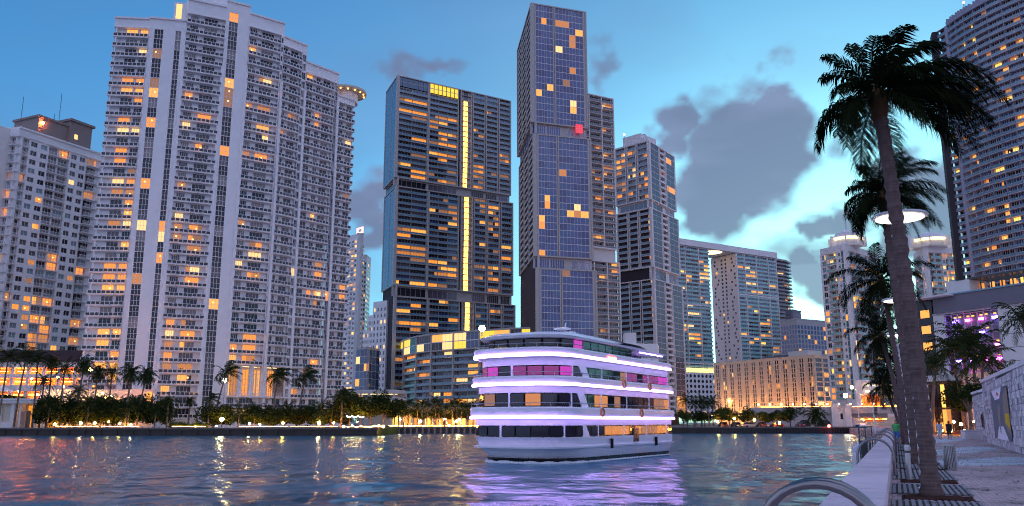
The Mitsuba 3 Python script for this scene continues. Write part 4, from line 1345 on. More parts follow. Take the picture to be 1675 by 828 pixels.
hb = MB().prism(Polygon([tuple(W(54.4, -2.5)[:2]), tuple(W(57, -2.6)[:2]), tuple(W(58, -2.0)[:2]), tuple(W(57, -1.4)[:2]), tuple(W(54.4, -1.5)[:2])]), ZW - .1, -.2)
part(k, 'hull', hb, 'hull_white')


# coral stone wall with the mural
def stone_wall(label, a0, a1, l0, l1, h0, h1, th, seed, cap):
    k = thing('stone_wall', label, 'wall')
    A, B = W(a1, l1), W(a0, l0)
    F = Face(A, B)
    r = random.Random(seed)
    top = lambda s: h1 + (h0 - h1) * s / F.L
    m = MB()
    q = [F.pt(0, -.06), F.pt(F.L, -.06), F.pt(F.L, -th), F.pt(0, -th)]
    v = np.array([[*x, 0] for x in q] + [[*q[0], h1 - .1], [*q[1], h0 - .1], [*q[2], h0 - .1], [*q[3], h1 - .1]])
    m.add(v, [[0, 1, 5], [0, 5, 4], [1, 2, 6], [1, 6, 5], [2, 3, 7], [2, 7, 6], [3, 0, 4], [3, 4, 7], [4, 5, 6], [4, 6, 7]])
    part(k, 'backing', m, 'coral_joint')
    z, row, bs = 0.0, 0, []
    while z < max(h0, h1) - .15:
        h = r.choice([.26, .32, .38, .44])
        s = r.uniform(0, .5)
        s = -s
        while s < F.L:
            w = r.uniform(.35, .95)
            if z + h < top(max(0, s)) + .1:
                bs.append((max(0, s), min(F.L, s + w), z, h))
            s += w
        z += h
    bs.sort(key=lambda b: -b[1])
    rest = {}
    for i, (s0, s1, z0, h) in enumerate(bs):
        if s1 - s0 < .08:
            continue
        d = r.uniform(-.02, .05)
        mb = MB()
        x = np.empty((8, 3))
        mb.box(F, s0 + .012, s1 - .012, z0 + .012, z0 + h - .012, -.09, d)
        vv, ff = mb.get()
        vv = vv + np.random.RandomState(i + seed * 1000).uniform(-.012, .012, vv.shape)
        mat = f'coral_{r.randrange(3)}'
        if i < cap:
            part(k, 'stone', (vv, ff), mat)
        else:
            rest.setdefault(mat, MB()).add(vv, ff)
    for mat, mb in rest.items():
        stuffpart(k, 'far_stones', mb, mat)
    cp = MB()
    v = np.array([[*F.pt(0, .1), h1 - .02], [*F.pt(F.L, .1), h0 - .02], [*F.pt(F.L, -th - .1), h0 - .02], [*F.pt(0, -th - .1), h1 - .02]])
    cp.add(np.vstack([v, v + [0, 0, .22]]), [[0, 2, 1], [0, 3, 2], [4, 5, 6], [4, 6, 7], [0, 1, 5], [0, 5, 4], [1, 2, 6], [1, 6, 5], [2, 3, 7], [2, 7, 6], [3, 0, 4], [3, 4, 7]])
    part(k, 'coping', cp, 'coral_1')
    part(k, 'end_face', MB().box(Face(F.pt(-.01, -th), F.pt(-.01, -.05)), 0, th - .05, 0, h1 - .1, -.02, .05), 'coral_2')
    return k, F


kw, WF = stone_wall('tall white coral stone wall with the grey mural, beside the promenade', 33, 78, 5.35, 6.55, 4.1, 4.75, 1.0, 5, 290)
stone_wall('shorter far coral stone wall behind the end of the mural wall', 80, 100, 7.0, 7.4, 4.2, 4.45, 1.0, 9, 120)
k = thing('planter_wall', 'low pale stone bench wall at the foot of the far coral wall', 'wall')
part(k, 'block', MB().box(Face(W(98, 5.9), W(92, 5.9)), 0, 6, 0, .75, -1.4, 0), 'coral_1')
part(k, 'cap', MB().box(Face(W(98, 5.9), W(92, 5.9)), -.05, 6.05, .75, .85, -1.45, .05), 'coral_0')
# mural: flat painted shapes
k = thing('mural_panel', 'flat mural of grey and white wedges with a yellow stripe on the coral wall', 'mural')
ms0, mz1 = WF.at(1623, 655)
ms1, mz0 = WF.at(1661, 742)
mw, mh = ms1 - ms0, 3.15
mz0 = .55


def mpoly(pts, d):
    m = trimesh.creation.extrude_polygon(Polygon(pts), .004, engine='earcut')
    v = np.array(m.vertices)
    w = np.empty_like(v)
    w[:, :2] = WF.a + np.outer(ms0 + v[:, 0] * mw, WF.t) + np.outer(.07 + d + v[:, 2], WF.n)
    w[:, 2] = mz0 + v[:, 1] * mh
    return (w, np.array(m.faces)[:, ::-1])


part(k, 'panel', mpoly([(0, 0), (1, 0), (1, 1), (0, 1)], 0), 'mural_grey')
part(k, 'white_wedge', mpoly([(.08, 1), (.72, 1), (.55, .80), (.28, .80)], .006), 'mural_white')
part(k, 'white_wedge', mpoly([(.18, 0), (.84, 0), (.62, .26), (.36, .26)], .006), 'mural_white')
part(k, 'tan_stripe', mpoly([(.72, .30), (1, .06), (1, .98), (.74, .84)], .006), 'mural_tan')
part(k, 'yellow_stripe', mpoly([(.76, .33), (.98, .22), (.98, .50), (.76, .5)], .012), 'mural_yellow')
part(k, 'dark_figure', mpoly([(.42, .12), (.48, .12), (.5, .5), (.56, .62), (.5, .7), (.42, .66), (.36, .5)], .012), 'mural_tan')
part(k, 'pink_mark', mpoly([(.40, .88), (.52, .86), (.5, .93), (.42, .95)], .012), 'red_paint')
k = thing('wall_plaque', 'small dark bracket fixture on the coral wall left of the mural', 'fixture')
s, z = WF.at(1611, 688)
part(k, 'plate', MB().box(WF, s - .35, s + .35, z - .7, z + .7, .06, .14), 'brown_wall')
part(k, 'arm', MB().box(WF, s - .6, s + .6, z + .1, z + .25, .14, .3), 'dark_steel')
part(k, 'knob', MB().box(WF, s - .14, s + .14, z - .5, z + .5, .14, .26), 'dark_steel')


# ------------------------------------------------------------------ the cruise boat
def cruise_boat():
    k = thing('cruise_boat', 'white three deck cruise boat with violet lit deck edges on the river', 'boat')
    p0, p1 = gpt(948, 758.5, ZW), gpt(1101, 744, ZW)
    h = (p0 - p1) / np.linalg.norm(p0 - p1)
    y = np.array([-h[1], h[0]])
    if y[0] < 0:
        y = -y
    L, b = float(np.linalg.norm(p0 - p1)) + 3.2, 4.35
    o = p1 - y * b
    Yc = float(p0[1])
    M = np.eye(4)
    M[:2, 0], M[:2, 1], M[:2, 3], M[2, 3] = h, y, o, ZW
    tw = T(M)
    zr = lambda py: zrow(py, Yc) - ZW

    def outline(bw, x0, x1, rf, n=12, off=0.0):
        pts = [(x0, -bw)]
        for i in range(2 * n + 1):
            g = -math.pi / 2 + math.pi * i / (2 * n)
            c, s_ = math.cos(g), math.sin(g)
            e = .72
            pts.append((x1 - rf + rf * abs(c) ** e, bw * math.copysign(abs(s_) ** e, s_)))
        pts.append((x0, bw))
        return np.array(pts)

    def loft(rings):
        n = len(rings[0][0])
        v = np.vstack([np.column_stack([r, np.full(n, z)]) for r, z in rings])
        f = []
        for a in range(len(rings) - 1):
            for i in range(n):
                j = (i + 1) % n
                f += [[a * n + i, a * n + j, (a + 1) * n + j], [a * n + i, (a + 1) * n + j, (a + 1) * n + i]]
        c0, c1 = len(v), len(v) + 1
        v = np.vstack([v, [*rings[0][0].mean(0), rings[0][1]], [*rings[-1][0].mean(0), rings[-1][1]]])
        t = (len(rings) - 1) * n
        for i in range(n):
            j = (i + 1) % n
            f += [[c0, j, i], [c1, t + i, t + j]]
        return v, np.array(f)

    def add(name, mesh, mat, em=None, smooth=30, wt=.02, parent=k, label=None):
        return part(parent, name, mesh, mat, em, tw, wt, smooth, label)
    z0, z1, z2, z3, z4, z5, z6, z7, z8, z9 = 0, zr(715), zr(696), zr(686), zr(666), zr(643), zr(632), zr(616), zr(597), zr(585)
    z10, z11, z12 = zr(570), zr(553), zr(543)
    add('hull', loft([(outline(b * .80, .3, L - 2.4, 6), -.6), (outline(b * .90, .2, L - 1.3, 5.5), .25), (outline(b * .985, 0, L - .5, 4.6), 1.1), (outline(b, 0, L, 4.2), z1)]), 'hull_white')
    add('rub_rail', loft([(outline(b + .07, -.05, L + .07, 4.2), z1 * .58), (outline(b + .09, -.05, L + .1, 4.2), z1 * .58 + .14)]), 'hull_white')
    add('waterline', loft([(outline(b * .905, .2, L - 1.2, 5.4), .02), (outline(b * .93, .15, L - 1.0, 5.2), .38)]), 'hull_dark')
    decks = [(z1, z2, 0, L - .1, b - .12), (z4, z5, 0, L - .3, b - .3), (z7, z8 - .05, 0, L - .7, b - .35)]
    bands = [(z3, z4, -.2, L + .35, b + .18), (z6, z7, -.2, L + .2, b + .1), (z9, z10, -.1, L + .1, b + .05)]
    for (za, zb, xa, xb, bw) in decks:
        add('cabin', loft([(outline(bw - .12, xa, xb - .12, 4), za), (outline(bw - .12, xa, xb - .12, 4), zb)]), 'hull_dark')
    for (za, zb, xa, xb, bw), zt in zip(decks, (z3, z6, z9)):
        add('header', loft([(outline(bw + .05, xa, xb + .05, 4), zb), (outline(bw + .08, xa, xb + .08, 4), zt)]), 'hull_white')
    for (za, zb, xa, xb, bw) in bands:
        add('bulwark', loft([(outline(bw - .12, xa + .1, xb - .25, 4), za), (outline(bw, xa, xb, 4), za + .22), (outline(bw + .02, xa, xb + .05, 4), zb - .1), (outline(bw - .04, xa, xb, 4), zb)]), 'hull_white')
        add('deck_light', loft([(outline(bw + .03, xa - .03, xb + .06, 4), za + .02), (outline(bw + .06, xa - .05, xb + .12, 4), za + .07), (outline(bw + .06, xa - .05, xb + .12, 4), za + .2), (outline(bw + .03, xa - .03, xb + .06, 4), za + .24)]), 'pane', 'led', wt=1.6)
    # windows
    rr = random.Random(6)
    for di, (za, zb, xa, xb, bw) in enumerate(decks):
        pl = outline(bw, xa, xb, 4, 14)
        pts = [tuple(q) for q in pl]
        ls = LineString(pts)
        n = int(ls.length / 1.25)
        for i in range(n):
            a, c = ls.interpolate((i + .05) / n * ls.length), ls.interpolate((i + .95) / n * ls.length)
            a, c = np.array(a.coords[0]), np.array(c.coords[0])
            if max(a[1], c[1]) < -bw * .98 and i % 2:
                pass
            mid = (a + c) / 2
            side = a[1] > 0 and mid[0] < xb - 4
            em = None
            if di == 0:
                em = (rr.choice(['dim', 'orange', 'dusk', 'dim', None]) if side and mid[0] < L * .72 else None)
            elif di == 1:
                em = rr.choice(['dusk', None, None, None, None, 'dim'])
            else:
                em = rr.choice(['mag', 'plum', None, 'plum', None]) if (mid[0] < L * .42 or mid[0] > L * .8) else rr.choice([None, None, 'dusk', None])
            F = Face(c, a)
            m = MB().box(F, 0, F.L, za + .1, zb - .08, -.06, .0)
            add('window', m, 'pane' if em else 'ship_glass', em, smooth=False, wt=.02)
            for e in (.33, .67):
                add('mullion', MB().box(F, F.L * e - .025, F.L * e + .025, za + .1, zb - .08, 0, .03), 'dark_steel', smooth=False)
            if em and i % 2 == 0:
                e = rr.uniform(.2, .8) * F.L
                add('cabin_lamp', MB().box(F, e - .1, e + .1, zb - .4, zb - .25, .0, .02), 'pane', 'bulb', smooth=False, wt=.002)
            if di == 0 and side and em and i % 3 == 0:
                add('lower_window', MB().box(F, .05, F.L - .05, z1 * .62 + .3, z1 - .15, -.02, .16), 'pane', 'dim', smooth=False)
        for i in range(0, n + 1, 4):
            a = np.array(ls.interpolate(min(ls.length, i / n * ls.length)).coords[0])
            add('pillar', MB().wbox(a[0] - .08, a[0] + .08, a[1] - .08, a[1] + .08, za, zb), 'hull_white', smooth=False)
        # the wide slanting pillar at the front corner
        for sy in (-1, 1):
            x = xb - 4.2
            yy = sy * (bw + .02)
            v = []
            for yq in (yy - .06, yy + .06):
                v += [(x - .9, yq, za), (x + .3, yq, za), (x + (.3 if di == 0 else 1.0), yq, zb), (x - .2, yq, zb)]
            q = m3.Manifold.hull_points(np.array(v))
            add('corner_pillar', q, 'hull_white', smooth=False)
    for i, (x, band) in enumerate(((L * .25, 1), (L * .5, 1), (L * .7, 0), (L * .35, 0))):
        za, zb, xa, xb, bw = bands[band]
        g = np.linspace(0, 2 * math.pi, 17)
        add('life_ring', MB().tube([(x + .32 * math.cos(a), bw + .06, (za + zb) / 2 + .1 + .32 * math.sin(a)) for a in g], .07, 8, False), 'orange_paint')
    for x in (L * .2, L * .62):
        add('fender', MB().tube([(x, b + .16, z1 - .2), (x, b + .16, z1 - .95)], .13, 10), 'tyre')
    add('boarding_door', MB().wbox(L * .36, L * .36 + 1.1, b - .3, b + .02, z1 * .62 + .2, z1 + .6), 'hull_dark', smooth=False)
    # thin rails above the bulwarks
    for (za, zb, xa, xb, bw) in bands:
        pl = outline(bw - .05, xa, xb, 4, 10)
        pts = [(q[0], q[1], zb + .28) for q in pl]
        m = MB().tube(pts, .03, 6)
        ls = LineString(pl)
        for i in range(int(ls.length / 1.6)):
            q = ls.interpolate(i * 1.6).coords[0]
            m.tube([(q[0], q[1], zb - .03), (q[0], q[1], zb + .28)], .02, 5)
        add('rail', m, 'steel', smooth=False)
    # pilot house and roof
    ph = outline(b - .75, L * .34, L - 1.3, 3.6)
    add('pilot_house', loft([(ph, z10 - .05), (outline(b - .75, L * .34, L - 1.5, 3.6), z11)]), 'hull_dark')
    ls = LineString(outline(b - .66, L * .34, L - 1.3, 3.6, 14))
    n = int(ls.length / 1.4)
    for i in range(n):
        a, c = (np.array(ls.interpolate((i + e) / n * ls.length).coords[0]) for e in (.05, .95))
        F = Face(c, a)
        add('window', MB().box(F, 0, F.L, z10 + .12, z11 - .06, -.08, 0), 'pane' if i in (6, 7, 15) else 'ship_glass', 'mag' if i in (6, 7, 15) else None, smooth=False)
    rf = outline(b - .3, L * .24, L - .55, 3.8)
    add('pilot_roof', loft([(rf, z11), (outline(b - .2, L * .23, L - .4, 3.8), z11 + .18), (outline(b - .5, L * .27, L - 1.4, 3.6), z12), (outline(b - 1.3, L * .34, L - 3, 3.2), z12 + .16)]), 'hull_white')
    # open aft deck under a violet lit canopy
    cz = z11 - .1
    add('aft_canopy', loft([(np.array([(.8, -b + .3), (L * .30, -b + .3), (L * .30, b - .3), (.8, b - .3)]), cz - .02), (np.array([(.6, -b + .2), (L * .31, -b + .2), (L * .31, b - .2), (.6, b - .2)]), cz + .14)]), 'hull_white', smooth=False)
    for yy in (-b + .5, b - .34):
        add('canopy_light', MB().wbox(1.0, L * .29, yy - .05, yy + .05, cz - .12, cz - .03), 'pane', 'led', smooth=False, wt=.5)
    add('canopy_light', MB().wbox(1.0, L * .29, -.6, .6, cz - .1, cz - .03), 'pane', 'mag', smooth=False, wt=.1)
    for x in (1.2, L * .15, L * .29):
        for yy in (-b + .45, b - .45):
            add('canopy_post', MB().tube([(x, yy, z10), (x, yy, cz)], .05, 8), 'steel')
    m = MB()
    for i in range(5):
        for yy in (-1.8, 0, 1.8):
            m.wbox(1.5 + i * 1.2, 1.95 + i * 1.2, yy - .25, yy + .25, z10 - .1, z10 + .4).wbox(1.5 + i * 1.2, 1.56 + i * 1.2, yy - .25, yy + .25, z10 + .4, z10 + .85)
    add('deck_seats', m, 'slate', smooth=False)
    add('side_light', MB().wbox(L * .56, L * .63, b + .06, b + .16, z10 - .45, z10 - .28), 'pane', 'redlamp', smooth=False, wt=.1)
    add('search_light', MB().ball((L - 1.6, -b + 1.0, z12 + .55), .26, 2), 'pane', 'lamp', wt=.3)
    add('search_light_stand', MB().tube([(L - 1.6, -b + 1.0, z12 - .1), (L - 1.6, -b + 1.0, z12 + .3)], .06, 6), 'steel')
    add('mast', MB().tube([(L * .6, 0, z12), (L * .58, 0, z12 + 1.6)], [.1, .05], 8).wbox(L * .57, L * .6, -.9, .9, z12 + .7, z12 + .78), 'hull_white', smooth=False)
    add('radar', MB().wbox(L * .59, L * .63, -.6, .6, z12 + .95, z12 + 1.1), 'hull_white', smooth=False)
    # a low bow wave, real water thrown up along the waterline
    pl = outline(b * .92, .1, L - .9, 5.3, 16)
    mw = MB()
    pts = [(q[0], q[1], .04) for q in pl]
    r_ = [.06 + .16 * max(0, (q[0] - L * .5) / L) * 2 * (.6 + .4 * math.sin(i * 1.7)) for i, q in enumerate(pl)]
    mw.tube(pts, r_, 6)
    add('bow_wave', mw, 'foam', smooth=True)


pri('foam', (.72, .74, .80), .8, .2)
cruise_boat()


# ------------------------------------------------------------------ patrol boat, bridge and what stands round it
def patrol_boat():
    k = thing('patrol_boat', 'small white topped dark patrol boat with red lights by the bridge', 'boat')
    c = gpt(1407, 706.5, ZW)
    hd = np.array([-.9, -.43])
    M = np.eye(4)
    M[:2, 0], M[:2, 1], M[:2, 3], M[2, 3] = hd, [-hd[1], hd[0]], c, ZW
    tw = T(M)
    hull = m3.Manifold.hull_points(np.array([(-3.4, -1.1, -.2), (-3.4, 1.1, -.2), (1.5, -.9, -.2), (1.5, .9, -.2), (3.0, 0, 0), (-3.5, -1.35, 1.1), (-3.5, 1.35, 1.1), (1.4, -1.3, 1.3), (1.4, 1.3, 1.3), (4.0, 0, 1.7)]))
    part(k, 'hull', hull, 'hull_dark', tw=tw)
    cab = m3.Manifold.hull_points(np.array([(-2.4, -1.05, 1.0), (-2.4, 1.05, 1.0), (1.9, -.9, 1.1), (1.9, .9, 1.1), (-2.2, -.9, 2.3), (-2.2, .9, 2.3), (.4, -.8, 2.3), (.4, .8, 2.3)]))
    part(k, 'cabin', cab, 'hull_white', tw=tw)
    part(k, 'windscreen', m3.Manifold.hull_points(np.array([(1.62, -.75, 1.35), (1.62, .75, 1.35), (.62, -.7, 2.16), (.62, .7, 2.16), (1.70, -.75, 1.35), (1.70, .75, 1.35), (.70, -.7, 2.16), (.70, .7, 2.16)])), 'ship_glass', tw=tw)
    part(k, 'light_bar', MB().wbox(-1.6, -1.3, -.8, .8, 2.3, 2.5), 'pane', 'redlamp', tw=tw, wt=.1)
    part(k, 'mast', MB().tube([(-1.9, 0, 2.3), (-2.0, 0, 3.4)], .06, 6), 'steel', tw=tw)
    part(k, 'mast_light', MB().ball((-2.0, 0, 3.5), .14), 'pane', 'lampo', tw=tw, wt=.1)
    part(k, 'stern_light', MB().ball((-3.5, 1.2, .9), .12), 'pane', 'violet', tw=tw)


patrol_boat()


def bridge():
    k = thing('bridge', 'low concrete river bridge with stone piers and dark arches', 'bridge')
    Y = 300.
    F = Face(on_y(1225, 672, Y + 14)[:2], on_y(1500, 672, Y - 8)[:2])
    sx = lambda px, py=680: F.at(px, py)[0]
    zd = F.at(1380, 671)[1]
    m = MB().box(F, 0, sx(1362), .1, zd - 1.2, -12, -.4)
    m.box(F, 0, F.L, zd - 1.2, zd + .2, -14, .2)
    m.box(F, 0, F.L, zd + .2, zd + 1.1, -.3, .1)
    part(k, 'deck', m, 'concrete')
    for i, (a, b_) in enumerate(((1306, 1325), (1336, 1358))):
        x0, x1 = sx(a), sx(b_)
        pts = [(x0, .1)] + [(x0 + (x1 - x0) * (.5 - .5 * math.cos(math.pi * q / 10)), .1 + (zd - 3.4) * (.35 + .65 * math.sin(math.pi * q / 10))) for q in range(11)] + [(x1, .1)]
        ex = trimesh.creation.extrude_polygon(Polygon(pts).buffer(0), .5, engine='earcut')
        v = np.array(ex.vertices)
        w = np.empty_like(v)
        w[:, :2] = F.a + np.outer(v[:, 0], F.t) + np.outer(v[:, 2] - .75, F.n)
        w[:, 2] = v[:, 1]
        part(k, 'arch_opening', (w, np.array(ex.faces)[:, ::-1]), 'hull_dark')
    zt = F.at(1370, 664)[1]
    for a, b_ in ((1361, 1371), (1383, 1393)):
        part(k, 'pier', MB().box(F, sx(a), sx(b_), ZW, zt, -7, 1.6).box(F, sx(a) + .3, sx(b_) - .3, zt, zt + .7, -6, 1.3), 'plaster')
    part(k, 'pier_house', MB().box(F, sx(1371), sx(1383), ZW, zt - 1.2, -6, .8), 'plaster')
    part(k, 'window', MB().box(F, sx(1375), sx(1379), 2.6, 4.6, .7, .86), 'glass_dark')
    part(k, 'girder', MB().box(F, sx(1393), sx(1452), zd - 2.6, zd - 1.0, -12, -.2), 'brown_wall')
    part(k, 'far_wall', MB().box(F, sx(1393), sx(1500), ZW, zd - 2, -40, -39), 'beige_wall')
    for q in range(4):
        x = sx(1400 + q * 12)
        part(k, 'underside_light', MB().box(F, x, x + 1.4, zd - 3.2, zd - 3.0, -11, -10.6), 'pane', 'gold', wt=.06)
    part(k, 'added_rail_strip', MB().box(F, sx(1245), sx(1358), zd + 1.25, zd + 1.4, -2.4, -2.1), 'pane', 'tube', wt=.5)  # linear lamps added along the rail for an orange glow
    part(k, 'added_rail_strip', MB().box(F, sx(1396), sx(1490), zd + 1.25, zd + 1.4, -2.4, -2.1), 'pane', 'tube', wt=.4)
    part(k, 'underside_tube', MB().box(F, sx(1400), sx(1450), zd - 3.2, zd - 3.0, -13, -12.6), 'pane', 'tube', wt=.3)
    for q in range(13):
        x = sx(1240 + q * 19)
        part(k, 'rail_light', MB().ball((*F.pt(x, -3), zd + 2.2), .28), 'pane', 'lampo', wt=.05)
        part(k, 'light_post', MB().tube([(*F.pt(x, -3), zd), (*F.pt(x, -3), zd + 2.1)], .09, 5), 'dark_steel')
    k = thing('channel_light', 'red channel light on a post at the foot of the bridge', 'light')
    p = gpt(1356, 708.5, ZW)
    p = on_y(1356, 697, yM - 1)
    part(k, 'lens', MB().ball(p, .42), 'pane', 'redlamp', wt=.5)
    part(k, 'post', MB().tube([(p[0], p[1], ZW - .5), (p[0], p[1], p[2] - .3)], .12, 6), 'dark_steel')
    # parking garage with bright open levels, and an orange kiosk
    k = thing('parking_garage', 'white parking garage with brightly lit open levels above the bridge', 'building')
    G = Face(on_y(1400, 640, 345)[:2], on_y(1470, 640, 335)[:2])
    g = lambda px, py: G.at(px, py)
    zt2 = g(1430, 618)[1]
    m = MB().box(G, 0, G.L, .1, zt2 - 9.2, -14, 0)
    m.box(G, 0, G.L, zt2 - 2.0, zt2 - .8, -14, 0).box(G, 0, g(1409, 630)[0], zt2 - 9.2, zt2 - 2, -14, 0).box(G, 0, G.L, .1, zt2 - .8, -14.5, -14)
    for i in range(4):
        z = zt2 - 9.2 + i * 2.4
        m.box(G, g(1409, 630)[0], G.L, z, z + 1.0, -13, 0)
        if i < 3:
            for q in range(6):
                x = g(1411 + q * 10, 630)[0]
                part(k, 'level_light', MB().box(G, x, x + 1.7, z + 1.15, z + 2.1, -3.2, -3), 'pane', 'garage', wt=.01)
    for q in range(5):
        x = g(1409, 630)[0] + q * (G.L - g(1409, 630)[0]) / 4
        m.box(G, x - .2, x + .2, zt2 - 9.2, zt2 - 2, -.4, .05)
    part(k, 'deck', m, 'white_wall')
    k = thing('kiosk', 'small orange lit house with a pale roof beside the bridge', 'building')
    K = Face(on_y(1410, 660, 318)[:2], on_y(1441, 660, 315)[:2])
    z0, z1 = zd, K.at(1425, 647)[1]
    part(k, 'wall', MB().box(K, 0, K.L, z0 - 4, z1, -6, 0), 'orange_paint')
    part(k, 'roof', MB().box(K, -.5, K.L + .5, z1, z1 + .7, -6.5, .5), 'tan_canvas')
    for q in range(4):
        part(k, 'window', MB().box(K, K.L * (.06 + .24 * q), K.L * (.24 + .24 * q), z0 + .8, z0 + 2.6, -.02, .06), 'pane', 'orange', wt=.01)
    # street lights
    k = thing('street_light', 'curved arm street light with an orange lamp beside the garage', 'lamp')
    p = on_y(1404, 672, 296)
    h = zrow(633, 296)
    part(k, 'pole', MB().tube([(p[0], p[1], .1), (p[0], p[1], h - 2)] + [(p[0] - 1.6 * (1 - math.cos(g)), p[1], h - 2 + 2 * math.sin(g)) for g in (.3, .6, .9, 1.2, 1.5)], .14, 6), 'pole_white')
    part(k, 'lamp', MB().ball((p[0] - 1.6, p[1], h - .15), .6, 2), 'pane', 'lampo', wt=1.2)
    k = thing('street_light', 'very bright amber street light above the bridge piers', 'lamp')
    p = on_y(1383, 647, 312)
    part(k, 'pole', MB().tube([(p[0], p[1], .1), (p[0], p[1], p[2] - .5)], .14, 6), 'dark_steel')
    part(k, 'lamp', MB().ball(p, .85, 2), 'pane', 'star', wt=1.5)
    k = thing('flag_pole', 'slim bare white mast by the water near the patrol boat', 'pole')
    p = on_y(1431, 697, 150)
    part(k, 'mast', MB().tube([(p[0], p[1], ZW - 1), (p[0], p[1], zrow(610, 150))], [.14, .08], 8), 'pole_white')
    part(k, 'cap', MB().ball((p[0], p[1], zrow(610, 150) + .1), .16), 'pole_white')


bridge()


# ------------------------------------------------------------------ palms, trees and shrubs
def frond(rs, base, az, el, L, nl, leaf, droop, wind, wid=.019, steps=12):
    """One feather frond: a drooping rachis and two rows of hanging leaflets."""
    d = np.array([math.cos(el) * math.cos(az), math.cos(el) * math.sin(az), math.sin(el)])
    p, pts, tan = np.array(base, float), [], []
    for i in range(steps + 1):
        pts.append(p.copy()); tan.append(d.copy())
        d = d + np.array([0, 0, -droop * (.35 + i / steps) * 2 / steps]) + np.array(wind) * (2.2 / steps) * (i / steps)
        d /= np.linalg.norm(d)
        p = p + d * L / steps
    pts, tan = np.array(pts), np.array(tan)
    t = np.repeat(np.linspace(.1, 1, nl), 2)
    sg = np.tile([1., -1.], nl)
    x = t * steps
    pos = np.stack([np.interp(x, np.arange(steps + 1), pts[:, c]) for c in range(3)], 1)
    tg = np.stack([np.interp(x, np.arange(steps + 1), tan[:, c]) for c in range(3)], 1)
    sd = np.cross(tg, [0, 0, 1.0]); sd /= np.linalg.norm(sd, axis=1, keepdims=True) + 1e-9
    ll = leaf * (np.sin(np.pi * (.12 + .80 * t)) ** .7) * rs.uniform(.8, 1.15, len(t))
    dr_ = sd * sg[:, None] * .78 + tg * (.45 + .5 * t[:, None]) + rs.normal(0, .13, (len(t), 3))
    dr_ /= np.linalg.norm(dr_, axis=1, keepdims=True)
    w = np.array(wind)
    mid = pos + (dr_ * .5 + np.array([0, 0, -.05]) + w * .06) * ll[:, None]
    tip = pos + (dr_ * .86 + np.array([0, 0, -.42]) + w * .36) * ll[:, None]
    wd = np.cross(dr_, sd); wd = tg * 1.0
    a, b = pos - wd * wid * .6, pos + wd * wid * .6
    c, e = mid - wd * wid, mid + wd * wid
    n = len(t)
    v = np.stack([a, b, c, e, tip], 1).reshape(-1, 3)
    k = np.arange(n)[:, None] * 5
    f = np.concatenate([k + [0, 1, 3], k + [0, 3, 2], k + [2, 3, 4]])
    return v, f, pts


def ring_trunk(base, h, lean, r0, r1, seed, n=70, sides=14, ridge=.024):
    t = np.linspace(0, 1, n)
    p = np.array(base) + np.stack([lean[0] * t ** 1.6, lean[1] * t ** 1.6, h * t], 1)
    rs = np.random.RandomState(seed)
    r = r1 + (r0 * .72 - r1) * (1 - t) ** .8 + r0 * .34 * np.exp(-t * h / .35) + ridge * np.where(np.arange(n) % 2, 1, -1) * rs.uniform(.5, 1.2, n)
    m = MB().tube(p, r, sides)
    v, f = m.get()
    v = v + (meshkit.noise(v * 6, seed)[:, None] - .5) * .03 * np.sign(v - np.array(base))[:, :] * np.array([1, 1, 0])
    return (v, f), p[-1]


WIND = (.62, .05, 0)


def coconut(a, l, label, seed, h, lean, nf=26, L=2.3, r0=.25, r1=.15, sweep=0):
    k = thing('palm_tree', label, 'palm tree', 'palms along the promenade')
    rs = np.random.RandomState(seed)
    b = W(a, l, -.03)
    tm, top = ring_trunk(b, h, lean, r0, r1, seed)
    part(k, 'trunk', tm, 'trunk_bark', smooth=50)
    hm = MB().tube([top - [0, 0, .55], top - [0, 0, .2], top + [0, 0, .15], top + [0, 0, .4]], [r1 * 1.1, r1 * 1.5, r1 * 1.3, r1 * .5], 12)
    for q in range(40):
        g, zz = rs.uniform(0, 6.28), rs.uniform(-.55, .25)
        p0 = top + [r1 * 1.25 * math.cos(g), r1 * 1.25 * math.sin(g), zz]
        hm.tube([p0, p0 + [.09 * math.cos(g), .09 * math.sin(g), rs.uniform(-.22, .1)]], [.022, .008], 4)
    part(k, 'fibre', hm, 'fibre')
    for i in range(nf):
        u = (i + .5) / nf
        az = i * 2.399 + rs.uniform(-.3, .3)
        el = math.radians(82 - 125 * u ** .9 + rs.uniform(-10, 10))
        ll = L * rs.uniform(.8, 1.15)
        if sweep:
            ll *= 1 - .25 * max(0, -math.cos(az))
        if i >= nf - sweep:
            u, az, el, ll = .4, rs.uniform(-.6, .5), math.radians(rs.uniform(5, 50)), L * rs.uniform(1.05, 1.35)
        bs = top + np.array([.1 * math.cos(az), .1 * math.sin(az), .25 - .35 * u])
        v, f, pts = frond(rs, bs, az, el, ll, 85, .74 * min(1.2, L / 2.5), .75 + .7 * u, np.array(WIND) * (.8 if u < .5 else .45))
        m = MB().tube(pts[:-1], np.linspace(.028, .006, len(pts) - 1), 5, False).add(v, f)
        part(k, 'frond', m, 'frond_dry' if u > .92 else 'frond_green')
    return k


PL = ['nearest leaning palm in front of the first lamp, wind blown crown', 'second promenade palm, its crown below the nearest one', 'third promenade palm with a long low frond reaching left', 'fourth promenade palm in the row', 'fifth promenade palm in the row', 'farthest promenade palm by the gangway']
coconut(21.8, .60, PL[0], 1, 9.6, (-.28, .25), 38, 2.2, sweep=10)
coconut(38.0, .62, PL[1], 2, 11.2, (-.15, .6), 36, 2.35, sweep=4)
coconut(54.5, .55, PL[2], 3, 10.0, (-.5, .5), 30, 2.9)
coconut(71.0, .5, PL[3], 4, 8.2, (-.9, .5), 28, 2.7)
coconut(88.0, .5, PL[4], 5, 6.8, (-.5, .5), 26, 2.6)
coconut(104., .4, PL[5], 6, 5.5, (-1.2, .5), 24, 2.8)


